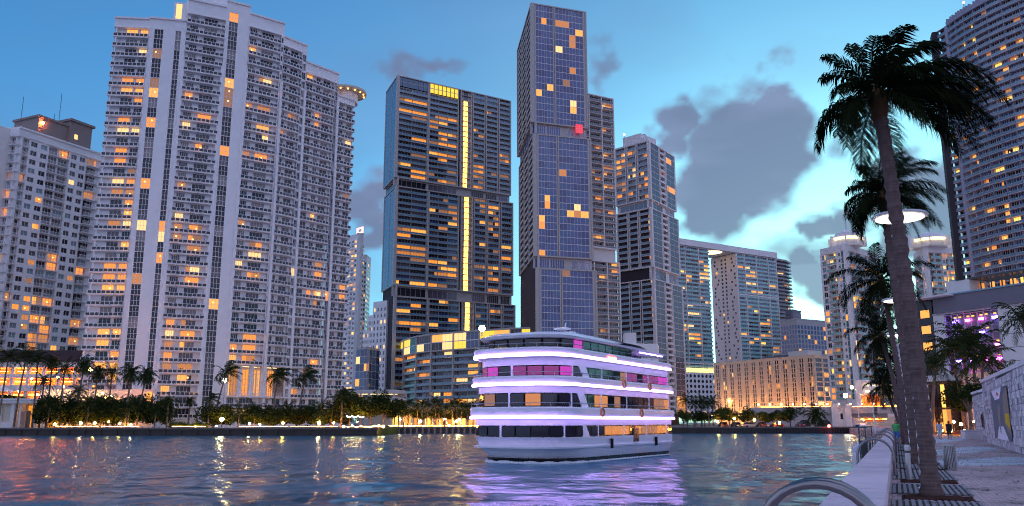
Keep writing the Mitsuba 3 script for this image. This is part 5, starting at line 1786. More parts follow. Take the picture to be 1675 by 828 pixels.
def crown_mesh(seed, n=16, L=2.2, nl=12, leaf=.62, wind=(0, 0, 0), hang=100):
    rs = np.random.RandomState(seed)
    m = MB()
    for i in range(n):
        u = (i + .5) / n
        v, f, pts = frond(rs, (0, 0, 0), i * 2.399, math.radians(78 - hang * u + rs.uniform(-8, 8)), L * rs.uniform(.8, 1.1), nl, leaf, .9, wind, .055, 7)
        m.add(v, f)
        m.tube(pts[:-1], .025, 3, False)
    return mk(m)


CROWNS = [crown_mesh(s, 20) for s in (1, 2, 3)]
FAN = [crown_mesh(s + 20, 30, 1.35, 10, .55, hang=135) for s in (1, 2)]
BLOWN = [crown_mesh(s + 10, 18, 2.0, 14, .8, (1.25, 0, 0)) for s in (1, 2)]
pcount = 0


def far_palm(px, ytop, Y, z, label, group, kind='feather', lean=0.0, sc=1.0, r=.16):
    global pcount
    pcount += 1
    k = thing('palm_tree', label, 'palm tree', group)
    p = on_y(px, ytop, Y)
    h = p[2] - z
    b = np.array([p[0] - lean, p[1], z])
    t = np.linspace(0, 1, 7)
    pts = b + np.stack([lean * t ** 1.5, 0 * t, h * t], 1)
    part(k, 'trunk', MB().tube(pts, r * (1.25 - .45 * t), 7), 'trunk_far', smooth=50)
    set_ = {'feather': CROWNS, 'fan': FAN, 'blown': BLOWN}[kind]
    part(k, 'crown', set_[pcount % len(set_)], 'palm_leaf', tw=T().translate(pts[-1].tolist()) @ T().rotate([0, 0, 1], 0 if kind == 'blown' else pcount * 67) @ T().scale(sc))


def leaf_cloud(seed, n, lobes=8, leaf=.13, flat=.75):
    """A unit crown: leaves gathered in uneven lobes, with gaps between."""
    rs = np.random.RandomState(seed)
    c = rs.normal(0, .42, (lobes, 3)); c[:, 2] = np.abs(c[:, 2]) * .8 * flat
    rad = rs.uniform(.28, .5, lobes)
    i = rs.randint(0, lobes, n)
    d = rs.normal(0, 1, (n, 3)); d /= np.linalg.norm(d, axis=1, keepdims=True)
    p = c[i] + d * (rad[i] * rs.uniform(.35, 1, n) ** .5)[:, None]
    u = rs.normal(0, 1, (n, 3)); u /= np.linalg.norm(u, axis=1, keepdims=True)
    w = np.cross(u, rs.normal(0, 1, (n, 3))); w /= np.linalg.norm(w, axis=1, keepdims=True)
    s = leaf * rs.uniform(.6, 1.3, n)[:, None]
    v = np.stack([p - u * s, p + w * s * .45, p + u * s, p - w * s * .45], 1).reshape(-1, 3)
    k = np.arange(n)[:, None] * 4
    return mk((v, np.concatenate([k + [0, 1, 2], k + [0, 2, 3]])))


CLOUD = [leaf_cloud(s, 2200, 13, .075) for s in (1, 2, 3, 4)]


def tree(px, yc, Y, z, rx, rz, label, group=None, mat='leaf_dark', i=0, trunk=True, name='tree', cat='tree'):
    k = thing(name, label, cat, group)
    p = on_y(px, yc, Y)
    if trunk:
        m = MB().tube([(p[0], p[1], z - .05), (p[0] + .1, p[1], z + (p[2] - z) * .5), (p[0], p[1], p[2])], [.2, .16, .1], 7)
        for g in range(4):
            a = g * 1.6 + i
            m.tube([(p[0] + .05, p[1], z + (p[2] - z) * .6), (p[0] + rx * .5 * math.cos(a), p[1] + rx * .5 * math.sin(a), p[2] + rz * .3)], [.09, .04], 5)
        part(k, 'trunk', m, 'trunk_far')
    part(k, 'crown' if trunk else 'foliage', CLOUD[i % 4], mat, tw=T().translate(p.tolist()) @ T().rotate([0, 0, 1], i * 71) @ T().scale([rx, rx, rz]))


def garden_light(px, py, Y, label, group, em='lampo', r=.22, wt=1.0, z=None):
    k = thing('garden_light', label, 'light', group)
    p = on_y(px, py, Y)
    part(k, 'bulb', MB().ball(p, r), 'pane', em, wt=wt)
    part(k, 'stem', MB().tube([(p[0], p[1], .0), (p[0], p[1], p[2] - r * .8)], .05, 5), 'dark_steel')


# ------------------------------------------------------------------ the island shore on the left
YS = yL + 1
k = thing('sea_wall', 'dark timber fronted sea wall below the white curved tower', 'wall')
F = Face((-300, YS), (xLr - 1, YS))
part(k, 'cap', MB().box(F, 0, F.L + .2, .0, .35, -1.2, .35), 'quay_cap')
m = MB().box(F, 0, F.L, -4, .0, -.8, .02)
part(k, 'face', m, 'seawall_dark')
x = 20.0
while x < F.L:
    part(k, 'fender_post', MB().box(F, x, x + .45, -3, .12, .02, .4), 'seawall_dark')
    x += 3.6
k = thing('sea_wall', 'orange lit sea wall of the restaurant quay between island and boat', 'wall')
F = Face((xLr - 6, yM + 1), (on_y(1105, 709, yM + 1)[0], yM + 1))
part(k, 'cap', MB().box(F, 0, F.L, .0, .3, -1.0, .3), 'quay_cap')
part(k, 'face', MB().box(F, 0, F.L, -4, .0, -.8, .02), 'seawall_dark')
for i in range(int(F.L / 1.6)):
    if i < 60:
        part(k, 'pile', MB().box(F, i * 1.6, i * 1.6 + .5, -3, .1, .02, .3), 'brown_wall')
k = thing('sea_wall', 'dark ribbed sea wall below the car park on the far right shore', 'wall')
F = Face((on_y(1105, 709, yM + 1)[0], yM + 1), (xMr, yM + 1))
part(k, 'cap', MB().box(F, 0, F.L, .0, .3, -1.0, .3), 'quay_cap')
part(k, 'face', MB().box(F, 0, F.L, -4, .0, -.8, .02), 'seawall_dark')
for i in range(int(F.L / .75)):
    part(k, 'rib', MB().box(F, i * .75, i * .75 + .25, -3, -.02, .02, .22), 'hull_dark')

GP = 'tall palms along the island shore'
for i, (px, yt, kd, ln, sc, lb) in enumerate([
        (14, 585, 'feather', .6, 1.5, 'tall palm at the far left edge before the orange car deck'), (44, 582, 'feather', 1.2, 1.5, 'slanting palm left of the white pavilion doors'), (62, 588, 'feather', -.4, 1.4, 'palm behind the slanting palm at the left'),
        (86, 592, 'fan', .0, 1.5, 'slim palm right of the white pavilion'), (106, 606, 'feather', .3, 1.4, 'broad palm before the yellow lit wall'), (138, 596, 'fan', .8, 1.7, 'palm with a floodlit slanting trunk'),
        (160, 609, 'fan', .0, 1.5, 'palm at the left foot of the white tower'), (183, 612, 'feather', 0, 1.4, 'fan palm under the lowest balconies of the white tower'), (215, 610, 'fan', .4, 1.7, 'palm in front of the first window strip of the white tower'),
        (240, 614, 'fan', 1.4, 1.7, 'palm with a curved pale trunk before the white tower'), (276, 655, 'fan', 0, .9, 'small palm before the lower lit flats'), (311, 656, 'fan', 0, .9, 'second small palm before the lower lit flats'),
        (345, 653, 'blown', .3, 1.0, 'small wind bent palm beside the dark shrubs'), (371, 610, 'blown', 2.4, 1.5, 'wind bent palm left of the tall lit lobby'), (455, 616, 'blown', 1.0, 1.5, 'wind bent palm in front of the tall lit lobby'),
        (500, 617, 'blown', 1.6, 1.5, 'wind bent palm right of the tall lit lobby'), (560, 648, 'blown', 0, 1.3, 'palm at the right end of the white tower'), (128, 640, 'feather', 0, 1.2, 'low palm in the dark planting'), (72, 625, 'feather', 0, 1.2, 'low yellow lit palm beside the pavilion')]):
    far_palm(px, yt, YS + 6 + (i % 4) * 1.6, .05, lb, None, kd, ln, sc * 1.25, .2)
GS = 'dark shrubs along the island shore'
SL = 'dense dark green shrub planted along the island sea wall'
for i, px in enumerate([78, 92, 108, 124, 140, 156, 172, 188, 204, 222, 246, 262, 345, 360, 376, 410, 426, 444, 462, 480, 498, 516, 534, 552]):
    tree(px, 682 if px < 300 else 687, YS + 8 + (i % 3) * 2, .05, 4.2, 5.4 if px < 300 else 3.6, f'{ORD[i]} dense dark green shrub from the left along the island sea wall', GS, 'leaf_dark', i, False, 'shrub', 'shrub')
for i, (px, yt) in enumerate([(82, 664), (100, 668), (118, 660), (146, 663), (168, 668), (190, 662), (212, 668), (256, 672), (352, 674), (392, 676), (418, 672), (468, 674), (524, 672), (544, 668)]):
    far_palm(px, yt, YS + 5 + (i % 3) * 2, .05, f'{ORD[i]} low bushy palm from the left in the dark island planting', 'low bushy palms in the island planting', 'feather', .2, 1.7, .14)
GH = 'clipped hedge lit from below in front of the white tower'
for i, px in enumerate([285, 300, 315, 330]):
    tree(px, 698, YS + 5, .05, 1.7, 1.3, f'{ORD[i]} low clipped hedge bush from the left before the lower lit flats', GH, 'leaf_mid', i, False, 'hedge_bush', 'hedge')
struct('lawn', MB().prism(Polygon([(on_y(340, 700, YS)[0], YS + .2), (xLr - 1.2, YS + .2), (xLr - 1.2, YS + 6), (on_y(340, 700, YS)[0], YS + 6)]), .03, .075), 'grass')
for i, (px, w) in enumerate([(28, 9), (255, 14), (215, 3), (238, 3), (490, 3), (510, 3), (492, 8)]):
    k = thing('stone_bench', f'{ORD[i]} low pale stone bench listed along the island sea wall', 'bench', 'stone benches on the island shore')
    p = on_y(px, 700, YS + 2.2)
    m = MB().wbox(p[0] - 1.1, p[0] + 1.1, p[1] - .3, p[1] + .3, .45, .6).wbox(p[0] - .9, p[0] - .6, p[1] - .25, p[1] + .25, .05, .45).wbox(p[0] + .6, p[0] + .9, p[1] - .25, p[1] + .25, .05, .45)
    part(k, 'seat', m, 'concrete')
GL = 'warm garden lights in the island planting'
LL = 'small warm garden light glowing in the island planting'
for i, (px, py, em, r) in enumerate([(90, 694, 'lampo', .3), (132, 692, 'lamp', .3), (155, 692, 'lampo', .28), (196, 693, 'lampo', .2), (214, 695, 'lamp', .25), (178, 690, 'lampo', .2), (408, 693, 'lamp', .25), (463, 692, 'lampo', .3), (425, 694, 'lampo', .25), (522, 692, 'lamp', .35), (546, 692, 'lampo', .25), (300, 697, 'lamp', .2), (320, 698, 'lamp', .2), (354, 697, 'lampo', .2)]):
    garden_light(px, py, YS + 4.2 + (i % 3), f'{ORD[i]} small warm garden light in the island planting, counted along the sea wall', GL, em, r * 1.1, .1)
garden_light(363, 686, YS + 4, 'bright round globe light beside the lawn left of the lit lobby', None, 'lamp', .5, .5)
garden_light(368, 622, YS + 14, 'round globe lamp glowing before the lit lobby glass', None, 'lamp', .5, .5)
garden_light(148, 604, YS + 12, 'red orange globe lamp at the left edge of the white tower', None, 'lampr', .5, .5)
GT = 'small round tree lamps behind the island palms'
for i, (px, py) in enumerate([(160, 647), (168, 644), (173, 650), (31, 640), (61, 646), (52, 620), (95, 617), (104, 633), (182, 648)]):
    garden_light(px, py, YS + 16, f'{ORD[i]} small round orange lamp hung among the palms before the yellow wall', GT, 'lampo', .28, .04)


def car_deck():
    k = thing('parking_deck', 'open parking deck glowing orange behind the palms at the left', 'building')
    Y = 232.
    F = Face((on_y(-60, 600, Y)[0], Y), (on_y(150, 600, Y)[0], Y))
    z = lambda py: zrow(py, Y)
    m = MB().box(F, 0, F.L, z(592), z(573), -26, 0)
    part(k, 'parapet', m, 'dark_band')
    m = MB().box(F, 0, F.L, z(601), z(592), -8, -.4).box(F, 0, F.L, z(618), z(612), -8, -.2).box(F, 0, F.L, z(640), z(630), -8, -.2).box(F, 0, F.L, .1, z(592), -8.5, -8)
    for q in range(9):
        x = q / 8 * (F.L - .8)
        m.box(F, x, x + .8, .1, z(592), -1.4, -.5)
    part(k, 'deck', m, 'plaster')
    r = random.Random(12)
    for lv in (601.5, 618.5, 640.5):
        for q in range(9):
            x = (q + r.uniform(.2, .8)) / 9 * F.L
            part(k, 'ceiling_lamp', MB().box(F, x - 1.5, x + 1.5, z(lv) - .95, z(lv) - .75, -3.4, -3.0), 'pane', r.choice(['tuber', 'tube', 'tuber']), wt=.15)
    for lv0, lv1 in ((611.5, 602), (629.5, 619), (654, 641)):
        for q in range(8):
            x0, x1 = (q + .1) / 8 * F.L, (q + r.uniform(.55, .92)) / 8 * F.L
            part(k, 'glow_back_wall', MB().box(F, x0, x1, z(lv0), z(lv1), -7.95, -7.8), 'pane', r.choice(['sodium', 'sodium', 'orange', 'warm']))  # glowing panels stand in for lamp light on the back wall
    for px, py in ((12, 612), (20, 612), (33, 611), (40, 612), (62, 613), (87, 612), (96, 611)):
        x = F.at(px, py)[0]
        part(k, 'lit_bay', MB().box(F, x - .9, x + .9, z(618), z(606.5), -7.75, -7.6), 'pane', 'amber')
    # lit garden wall in front
    k = thing('garden_wall', 'long plain wall lit yellow behind the dark planting', 'wall')
    G = Face((on_y(66, 650, 222)[0], 222), (on_y(253, 650, 222)[0], 222))
    part(k, 'wall', MB().box(G, 0, G.L, .05, zrow(638, 222), -.6, 0), 'plaster')
    part(k, 'added_wall_strip', MB().box(G, 2, G.L * .62, zrow(668, 222), zrow(668, 222) + .25, .9, 1.25), 'pane', 'tubey', wt=1.2)  # long strips added to light the wall from below
    part(k, 'added_wall_strip', MB().box(G, G.L * .66, G.L - 1, zrow(668, 222), zrow(668, 222) + .25, .9, 1.25), 'pane', 'tube', wt=.8)
    part(k, 'coping', MB().box(G, 0, G.L, zrow(638, 222), zrow(637, 222), -.7, .1), 'plaster')
    for i, px in enumerate((78, 92, 118, 150, 190, 236)):
        p = on_y(px, 668 if i > 1 else 660, 220.4)
        part(k, 'wash_light', MB().ball(p, .28), 'pane', 'lamp', wt=.2)
    part(k, 'window', MB().box(G, G.at(240, 640)[0], G.at(249, 640)[0], zrow(655, 222), zrow(641, 222), -.02, .08), 'pane', 'amber')
    # white pavilion
    k = thing('pavilion', 'flat roofed white pavilion with orange lit doors at the left water edge', 'building')
    P = Face((on_y(-30, 680, 208)[0], 208), (on_y(72, 680, 208)[0], 208))
    z = lambda py: zrow(py, 208)
    m = MB().box(P, 0, P.L, z(660), z(655), -8, .6).box(P, 0, P.L, .05, z(660), -8.3, -8)
    part(k, 'roof', MB().box(P, -.5, P.L + .5, z(655), z(652), -8.5, .9), 'white_wall')
    sx = lambda px: P.at(px, 680)[0]
    for a, b in ((-30, 1), (16, 22), (30, 33), (55, 58), (68, 72)):
        m.box(P, max(0, sx(a)), sx(b), .05, z(660), -2, -.1)
    m.box(P, sx(1), sx(16), .05, z(690), -1, -.3)
    part(k, 'wall', m, 'white_wall')
    part(k, 'screen', MB().box(P, sx(2), sx(14), z(689), z(662), -.9, -.7), 'tan_canvas')
    for a, b in ((22.5, 29.5), (33.5, 54), (58.5, 67.5)):
        part(k, 'lit_interior', MB().box(P, sx(a), sx(b), .3, z(663), -6, -5.8), 'pane', 'orange')
    for a in (35, 46):
        part(k, 'door', MB().box(P, sx(a), sx(a + 7), .1, z(672), -2.2, -2), 'brown_wall')
    k = thing('hedge_row', 'clipped hedge on the white pavilion roof edge', 'hedge')
    part(k, 'foliage', CLOUD[1], 'leaf_dark', tw=T().translate([on_y(12, 652, 210)[0] - 3, 211, z(652) + .1]) @ T().scale([9, 2, 1.2]))
    k = thing('garden_tent', 'small white peaked garden tent at the left edge behind the pavilion', 'tent')
    p = on_y(2, 640, 224)
    part(k, 'roof', MB().lathe([(0, 1.6), (.3, 1.3), (3.2, 0), (3.2, -.15), (0, -.1)], p, 4), 'white')
    for dx in (-2, 2):
        part(k, 'pole', MB().tube([(p[0] + dx, p[1], .05), (p[0] + dx, p[1], p[2])], .08, 5), 'white')


car_deck()

# ------------------------------------------------------------------ the restaurant quay in the middle
YQ = yM + 3
GD = 'dark broad trees at the end of the island'
for i, (px, yc, rx, rz, lb) in enumerate([(572, 668, 4.6, 5.0, 'dark broad tree at the right foot of the white tower'), (590, 674, 4.5, 4.2, 'dark round tree over the string lights'), (607, 669, 5.2, 4.8, 'largest dark round tree left of the restaurant quay'), (628, 673, 4.6, 4.4, 'dark round tree at the island corner'), (645, 676, 4.0, 4.0, 'dark round tree behind the first quay palm')]):
    tree(px, yc, YS + 10 if i < 4 else YQ + 8, .05, rx, rz, lb, None, 'leaf_mid' if i in (0, 1) else 'leaf_dark', i)
GQ = 'warm lit palms on the restaurant quay'
for i, (px, yt) in enumerate([(651, 663), (661, 668), (670, 659), (682, 666), (691, 662), (700, 664), (712, 658), (718, 666), (729, 668), (739, 663), (748, 660), (756, 665), (764, 667), (774, 664)]):
    far_palm(px, yt, YQ + 1.5 + (i % 4) * 1.6, .06, f'{ORD[i]} warm lit palm from the left on the restaurant quay', GQ, 'feather', (i % 3 - 1) * .3, 1.25, .17)
for i, (px, yc) in enumerate([(667, 678), (685, 682), (705, 680), (725, 682), (745, 681), (765, 682)]):
    tree(px, yc, YQ + 12, .06, 3.2, 2.4, f'{ORD[i]} loose green tree from the left behind the quay palms', 'trees behind the quay palms', 'leaf_mid', i)
GZ = 'bright lamps along the restaurant quay'
rq = random.Random(9)
for i in range(30):
    px = 562 + i * 7.2
    Y = (YS if px < 632 else YQ) + rq.uniform(.8, 3.5)
    garden_light(px, 698 + rq.uniform(-2, 3.0), Y, f'{ORD[i]} low bright lamp from the left along the restaurant quay', GZ, rq.choice(['lampo', 'lamp', 'lampo', 'lampw']), rq.uniform(.14, .24) if i % 3 else .3, .05)
for i, px in enumerate([584, 654, 688, 727, 747, 752]):
    garden_light(px, 689 - (i % 2) * 3, YQ + 2, f'{ORD[i]} taller lamp from the left among the quay palms', 'taller lamps among the quay palms', 'lamp', .34, .2)
for i in range(11):
    px = 650 + i * 11.5
    k = thing('parasol', f'{ORD[i]} folded cream parasol from the left among the quay tables', 'parasol', 'parasols on the restaurant quay')
    p = on_y(px, 700, YQ + 3.4)
    part(k, 'canopy', MB().lathe([(0, 2.7), (.14, 2.3), (.26, 1.1), (.16, .95), (0, .95)], (p[0], p[1], .06), 10), 'tan_canvas')
    part(k, 'pole', MB().tube([(p[0], p[1], .06), (p[0], p[1], 1.1)], .04, 6), 'steel')
    k = thing('cafe_table', f'{ORD[i]} small white cafe table from the left on the restaurant quay', 'table', 'tables on the restaurant quay')
    x = p[0] + 1.3
    part(k, 'tabletop', MB().lathe([(0, .72), (.5, .72), (.5, .76), (0, .76)], (x, p[1] - 1, .06), 14), 'white')
    part(k, 'leg', MB().lathe([(0, 0), (.25, 0), (.04, .06), (.04, .72), (0, .72)], (x, p[1] - 1, .06), 10), 'steel')
    k = thing('cafe_chair', f'white cafe chair beside the {ORD[i]} quay table from the left', 'chair', 'chairs on the restaurant quay')
    part(k, 'seat', MB().wbox(x - 1.1, x - .65, p[1] - 1.2, p[1] - .8, .48, .53), 'white')
    part(k, 'backrest', MB().wbox(x - 1.1, x - 1.05, p[1] - 1.2, p[1] - .8, .53, .98), 'white')
    for dx in (-1.1, -.69):
        for dy in (-1.2, -.84):
            part(k, 'leg', MB().wbox(x + dx, x + dx + .04, p[1] + dy, p[1] + dy + .04, .06, .48), 'white')
for i, (px0, px1, py, Y, em) in enumerate([(564, 628, 703, YS + 7, 'tube'), (636, 700, 702, YQ + 5, 'tubey'), (704, 790, 702, YQ + 5, 'tube'), (282, 335, 701, YS + 4.0, 'tubey'), (392, 470, 699, YS + 5, 'tubey'), (476, 552, 699, YS + 5, 'tube'), (92, 160, 697, YS + 5, 'tube'), (166, 226, 697, YS + 5, 'tubey')]):
    k = thing('added_strip_light', f'{ORD[i]} added long low strip of warm light at the foot of the shore planting', 'light', 'added strip lights at the foot of the planting')  # light strips added so that shore planting and water glow
    p, q = on_y(px0, py, Y), on_y(px1, py, Y)
    part(k, 'tube', MB().wbox(p[0], q[0], Y - .12, Y + .12, .52, .68), 'pane', em, wt=.8)
    part(k, 'tray', MB().wbox(p[0], q[0], Y - .16, Y + .16, .42, .51), 'dark_steel')
k = thing('string_lights', 'sagging string of warm bulbs under the dark island trees', 'string lights')
pa, pb = on_y(566, 679, YS + 5), on_y(596, 680, YS + 5)
pts = [pa + (pb - pa) * t - np.array([0, 0, 1.4 * math.sin(math.pi * ((t * 3) % 1)) * .25]) for t in np.linspace(0, 1, 22)]
part(k, 'wire', MB().tube(pts, .025, 4), 'dark_steel')
for p in pts[1:-1:1]:
    part(k, 'bulb', MB().ball(p - np.array([0, 0, .12]), .11, 1), 'pane', 'lamp', wt=.004)
k = thing('restaurant_terrace', 'low cream terrace front with orange lit openings behind the quay palms', 'building')
F = Face((on_y(640, 690, YQ + 26)[0], YQ + 26), (on_y(800, 690, YQ + 22)[0], YQ + 22))
part(k, 'wall', MB().box(F, 0, F.L, 0, 5.5, -5, 0), 'beige_wall')
part(k, 'roof', MB().box(F, -.5, F.L + .5, 5.5, 6, -6, 1.5), 'plaster')
for q in range(9):
    part(k, 'lit_opening', MB().box(F, (q + .15) / 9 * F.L, (q + .85) / 9 * F.L, .3, 3.6 + (q % 3) * .4, -.02, .08), 'pane', ['gold', 'amber', 'warm'][q % 3])

# ------------------------------------------------------------------ the car park shore on the right
YR = yM + 4
struct('lawn', MB().prism(Polygon([(on_y(1108, 700, YR)[0], yM + 2.2), (on_y(1180, 700, YR)[0], yM + 2.2), (on_y(1180, 700, YR)[0], yM + 9), (on_y(1108, 700, YR)[0], yM + 9)]), .03, .09), 'grass')
for i, (px, yt, lb) in enumerate([(1121, 655, 'leftmost slim palm beside the round window podium'), (1137, 660, 'leaning palm before the round window podium'), (1148, 658, 'tall palm before the round window podium'), (1157, 661, 'palm at the right end of the round window podium'), (1165, 658, 'slim palm between podium and beige hotel'), (1334, 678, 'shaggy palm before the bridge arches')]):
    far_palm(px, yt, YR + 5 + (i % 3), .06, lb, None, 'feather' if i != 5 else 'fan', .3 * (i % 3 - 1), 1.35 if i != 5 else 2.6, .18)
for i, (px, yc, rx, lb) in enumerate([(1117, 683, 2.6, 'dark bush left of the lawn'), (1135, 686, 3.0, 'dark bush in the middle of the lawn'), (1152, 685, 3.0, 'dark bush at the right of the lawn'), (1180, 682, 3.4, 'first tree of the car park row before the beige hotel'), (1192, 684, 3.2, 'second tree of the car park row, beside the amber lamp'), (1216, 684, 3.6, 'third tree of the car park row'), (1250, 686, 3.2, 'fourth tree of the car park row'), (1263, 684, 2.8, 'fifth tree of the car park row'), (1292, 684, 3.9, 'largest tree at the left end of the bridge')]):
    tree(px, yc, YR + 4 + (i % 3) * 2, .06, rx, rx * .9, lb, None, 'leaf_dark' if i % 3 else 'leaf_mid', i + 1)
for i, (px, py, lb) in enumerate([(1201, 685, 'amber lamp post beside the second car park tree'), (1234, 687, 'amber lamp post between the third and fourth car park trees'), (1174, 690, 'small amber lamp post at the left of the car park'), (1275, 692, 'small amber lamp post right of the fifth car park tree')]):
    garden_light(px, py, YR + 3, lb, None, 'lampo', .36, .3)


def car(px, label, mat, turn, i):
    k = thing('parked_car', label, 'car')
    p = on_y(px, 700, YR + 6 + (i % 3))
    tw = T().translate([p[0], p[1], .06]) @ T().rotate([0, 0, 1], turn)

    def prof(pts, w):
        m = trimesh.creation.extrude_polygon(Polygon(pts), w, engine='earcut')
        v = np.array(m.vertices)
        return np.stack([v[:, 0], w / 2 - v[:, 2], v[:, 1]], 1), np.array(m.faces)
    part(k, 'body', prof([(-2.1, .3), (2.1, .3), (2.15, .65), (1.9, .85), (1.0, .95), (-1.8, 1.0), (-2.15, .8)], 1.75), mat, tw=tw)
    part(k, 'cabin', prof([(-1.75, .95), (1.0, .93), (.35, 1.45), (-1.2, 1.48)], 1.55), 'glass_dark', tw=tw)
    part(k, 'roof', prof([(-1.2, 1.46), (.35, 1.43), (.25, 1.52), (-1.1, 1.54)], 1.45), mat, tw=tw)
    for x in (-1.3, 1.35):
        for y in (-.8, .8):
            part(k, 'wheel', MB().tube([(x, y - .1, .33), (x, y + .1, .33)], .33, 12), 'tyre', tw=tw)
    for y in (-.6, .6):
        part(k, 'headlight', MB().wbox(2.08, 2.17, y - .18, y + .18, .6, .74), 'pane', 'white', tw=tw)
        part(k, 'tail_light', MB().wbox(-2.2, -2.08, y - .2, y + .2, .7, .84), 'pane', 'red', tw=tw)


for i, (px, mat, tn, lb) in enumerate([(1183, 'car_dark', 90, 'dark car nose out at the left of the car park'), (1205, 'car_dark', -80, 'dark car parked behind the amber lamp post'), (1228, 'car_white', 4, 'white car parked side on in the car park'), (1246, 'car_dark', 95, 'dark car under the fourth car park tree'), (1270, 'car_red', 175, 'red car parked right of the fifth tree'), (1309, 'car_dark', 85, 'dark car beside the left bridge arch')]):
    car(px, lb, mat, tn, i)


# ------------------------------------------------------------------ planting on the right bank
def palm_group():
    for i, (px, yt, Y, sc, lb) in enumerate([(1556, 570, 118, 1.9, 'left palm of the dark clump before the purple screen'), (1573, 562, 116, 2.1, 'middle palm of the dark clump before the purple screen'), (1590, 566, 112, 2.1, 'tallest palm of the dark clump before the purple screen'), (1607, 590, 110, 2.0, 'right palm of the dark clump before the purple screen'), (1531, 598, 108, 1.5, 'small palm beside the glass pavilion')]):
        far_palm(px, yt, Y, 0, lb, None, 'feather', (i - 1.5) * .5, sc, .2)
    far_palm(1672, 523, 58, 0, 'palm leaning in at the right edge above the coral wall', None, 'feather', -.8, 1.0, .14)
    far_palm(1660, 622, 84, 0, 'palm head just showing over the top of the coral wall', None, 'feather', 0, 1.2, .14)
    tree(1582, 650, 102, 0, 2.6, 2.4, 'round dense tree between the pavilion and the far coral wall', None, 'leaf_dark', 2)
    tree(1570, 668, 108, 0, 1.7, 1.6, 'low bush under the round dense tree', None, 'leaf_dark', 3, False, 'shrub', 'shrub')
    tree(1606, 700, 96, 0, .9, .7, 'small shrub at the foot of the far coral wall', None, 'leaf_mid', 1, False, 'shrub', 'shrub')
    for i, (px, py, Y) in enumerate([(1560, 690, 112), (1572, 694, 106), (1594, 690, 112), (1540, 704, 104)]):
        garden_light(px, py, Y, f'{ORD[i]} low orange lamp in the planting before the beige wall', 'orange lamps before the beige wall', 'lampo', .2, .5)
    k = thing('lit_step', 'row of orange lit steps beside the round dense tree', 'steps')
    F = Face(on_y(1556, 703, 104)[:2], on_y(1584, 703, 103)[:2])
    for q in range(3):
        part(k, 'step', MB().box(F, 0, F.L, q * .2, (q + 1) * .2, -2 - q * .4, -q * .4), 'brick_red')
    part(k, 'step_light', MB().box(F, .1, F.L - .1, .05, .12, .01, .05), 'pane', 'orange', wt=.06)


palm_group()


# ------------------------------------------------------------------ people
def limb_mesh(joints, bones, cut=.05):
    m = None
    for a, b in bones:
        (p, r), (q, s) = joints[a], joints[b]
        h = m3.Manifold.batch_hull([m3.Manifold.sphere(r, 14).translate(p), m3.Manifold.sphere(s, 14).translate(q)])
        m = h if m is None else m + h
    m = m.refine_to_length(cut)
    g = m.to_mesh()
    t = trimesh.Trimesh(g.vert_properties[:, :3], g.tri_verts, process=True)
    trimesh.smoothing.filter_taubin(t, iterations=8)
    return t


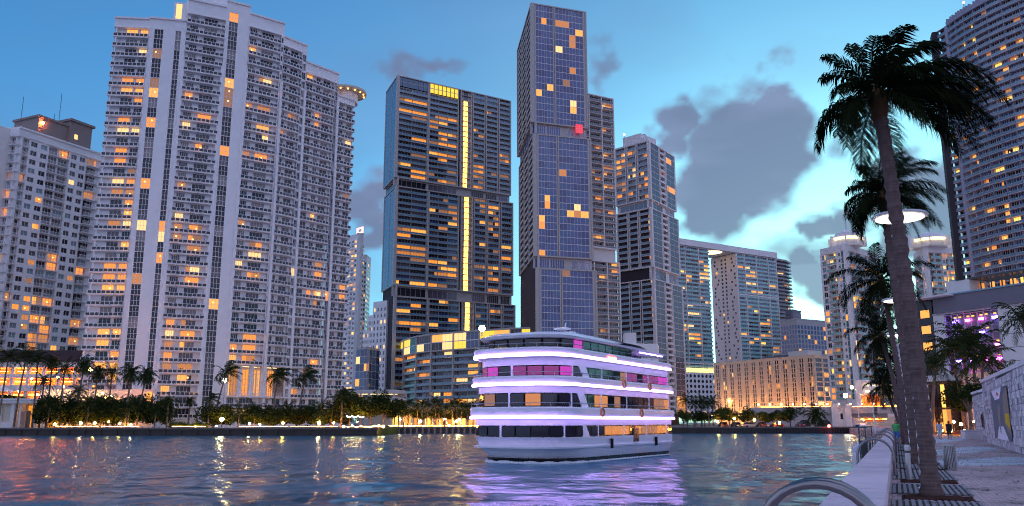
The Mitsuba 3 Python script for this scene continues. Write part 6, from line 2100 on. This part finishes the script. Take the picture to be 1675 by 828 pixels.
def person(a, l, rot, label, top, low, hair='hair_dark', step=.14, hat=None, h=1.72):
    k = thing('person', label, 'person', None)
    s = h / 1.72
    J = {'pel': ((0, 0, .95), .13), 'che': ((0, 0, 1.3), .14), 'nec': ((0, 0, 1.47), .055), 'hed': ((.015, 0, 1.60), .10), 'jaw': ((.045, 0, 1.54), .07)}
    for sd, y in (('l', .1), ('r', -.1)):
        f = step if sd == 'l' else -step
        J |= {'hip' + sd: ((0, y, .92), .10), 'kne' + sd: ((f * .6 + .04, y, .5), .062), 'ank' + sd: ((f, y, .09), .042), 'toe' + sd: ((f + .16, y * 1.15, .035), .034),
              'sho' + sd: ((0, y * 1.9, 1.40), .062), 'elb' + sd: ((-f * .5 - .02, y * 2.4, 1.12), .045), 'wri' + sd: ((-f + .08, y * 2.4, .90), .032), 'han' + sd: ((-f + .12, y * 2.35, .81), .036)}
    B = [('pel', 'che'), ('che', 'nec'), ('nec', 'hed'), ('hed', 'jaw')]
    for sd in 'lr':
        B += [('pel', 'hip' + sd), ('hip' + sd, 'kne' + sd), ('kne' + sd, 'ank' + sd), ('ank' + sd, 'toe' + sd), ('che', 'sho' + sd), ('sho' + sd, 'elb' + sd), ('elb' + sd, 'wri' + sd), ('wri' + sd, 'han' + sd)]
    tw = T().translate(W(a, l).tolist()) @ T().rotate([0, 0, 1], rot) @ T().scale(s)
    part(k, 'body', limb_mesh(J, B, .04), 'skin', tw=tw, smooth=True)
    g = lambda n, e: (J[n][0], J[n][1] + e)
    sh = {n: g(n, .022) for n in J}
    sh['elbl'] = (tuple(np.array(J['shol'][0]) * .35 + np.array(J['elbl'][0]) * .65), .068)
    sh['elbr'] = (tuple(np.array(J['shor'][0]) * .35 + np.array(J['elbr'][0]) * .65), .068)
    part(k, 'shirt', limb_mesh(sh, [('pel', 'che'), ('che', 'shol'), ('che', 'shor'), ('shol', 'elbl'), ('shor', 'elbr'), ('hipl', 'che'), ('hipr', 'che')]), top, tw=tw, smooth=True)
    part(k, 'shorts', limb_mesh(sh, [('pel', 'hipl'), ('pel', 'hipr'), ('hipl', 'knel'), ('hipr', 'kner')]), low, tw=tw, smooth=True)
    hr = {'a': ((-.02, 0, 1.63), .108), 'b': ((-.045, 0, 1.56), .09)}
    part(k, 'hair', limb_mesh(hr, [('a', 'b')]), hair, tw=tw, smooth=True)


person(92, 3.75, 60, 'person in a pale shirt and shorts walking on the promenade', 'cloth_pale', 'cloth_pale')
person(92.6, 4.6, 65, 'person in dark clothes walking beside the one in pale clothes', 'cloth_dark', 'cloth_dark')
person(70, -.05, 250, 'person in a green top and blue shorts by the parapet wall', 'cloth_green', 'cloth_blue', h=1.76)

# leaves blown over the promenade
rs = np.random.RandomState(17)
n = 420
aa, ll_ = rs.uniform(15, 60, n), np.concatenate([rs.uniform(-.2, 1.5, n // 2), rs.uniform(1.4, 5.0, n - n // 2)])
pos = np.array([W(x, y, .036 if y < 1.5 else .012) for x, y in zip(aa, ll_)])
g, s_ = rs.uniform(0, 6.28, n), rs.uniform(.03, .09, n)
u = np.stack([np.cos(g), np.sin(g), 0 * g + .1], 1) * s_[:, None]
w = np.stack([-np.sin(g), np.cos(g), 0 * g], 1) * s_[:, None] * .35
v = np.stack([pos - u, pos + w, pos + u + [0, 0, .02], pos - w], 1).reshape(-1, 3)
kk_ = np.arange(n)[:, None] * 4
k = struct('fallen_leaves', mk((v, np.concatenate([kk_ + [0, 1, 2], kk_ + [0, 2, 3]]))), 'frond_dry', 'stuff', 'small dry leaves blown over the promenade paving')
labels[k]['category'] = 'leaves'
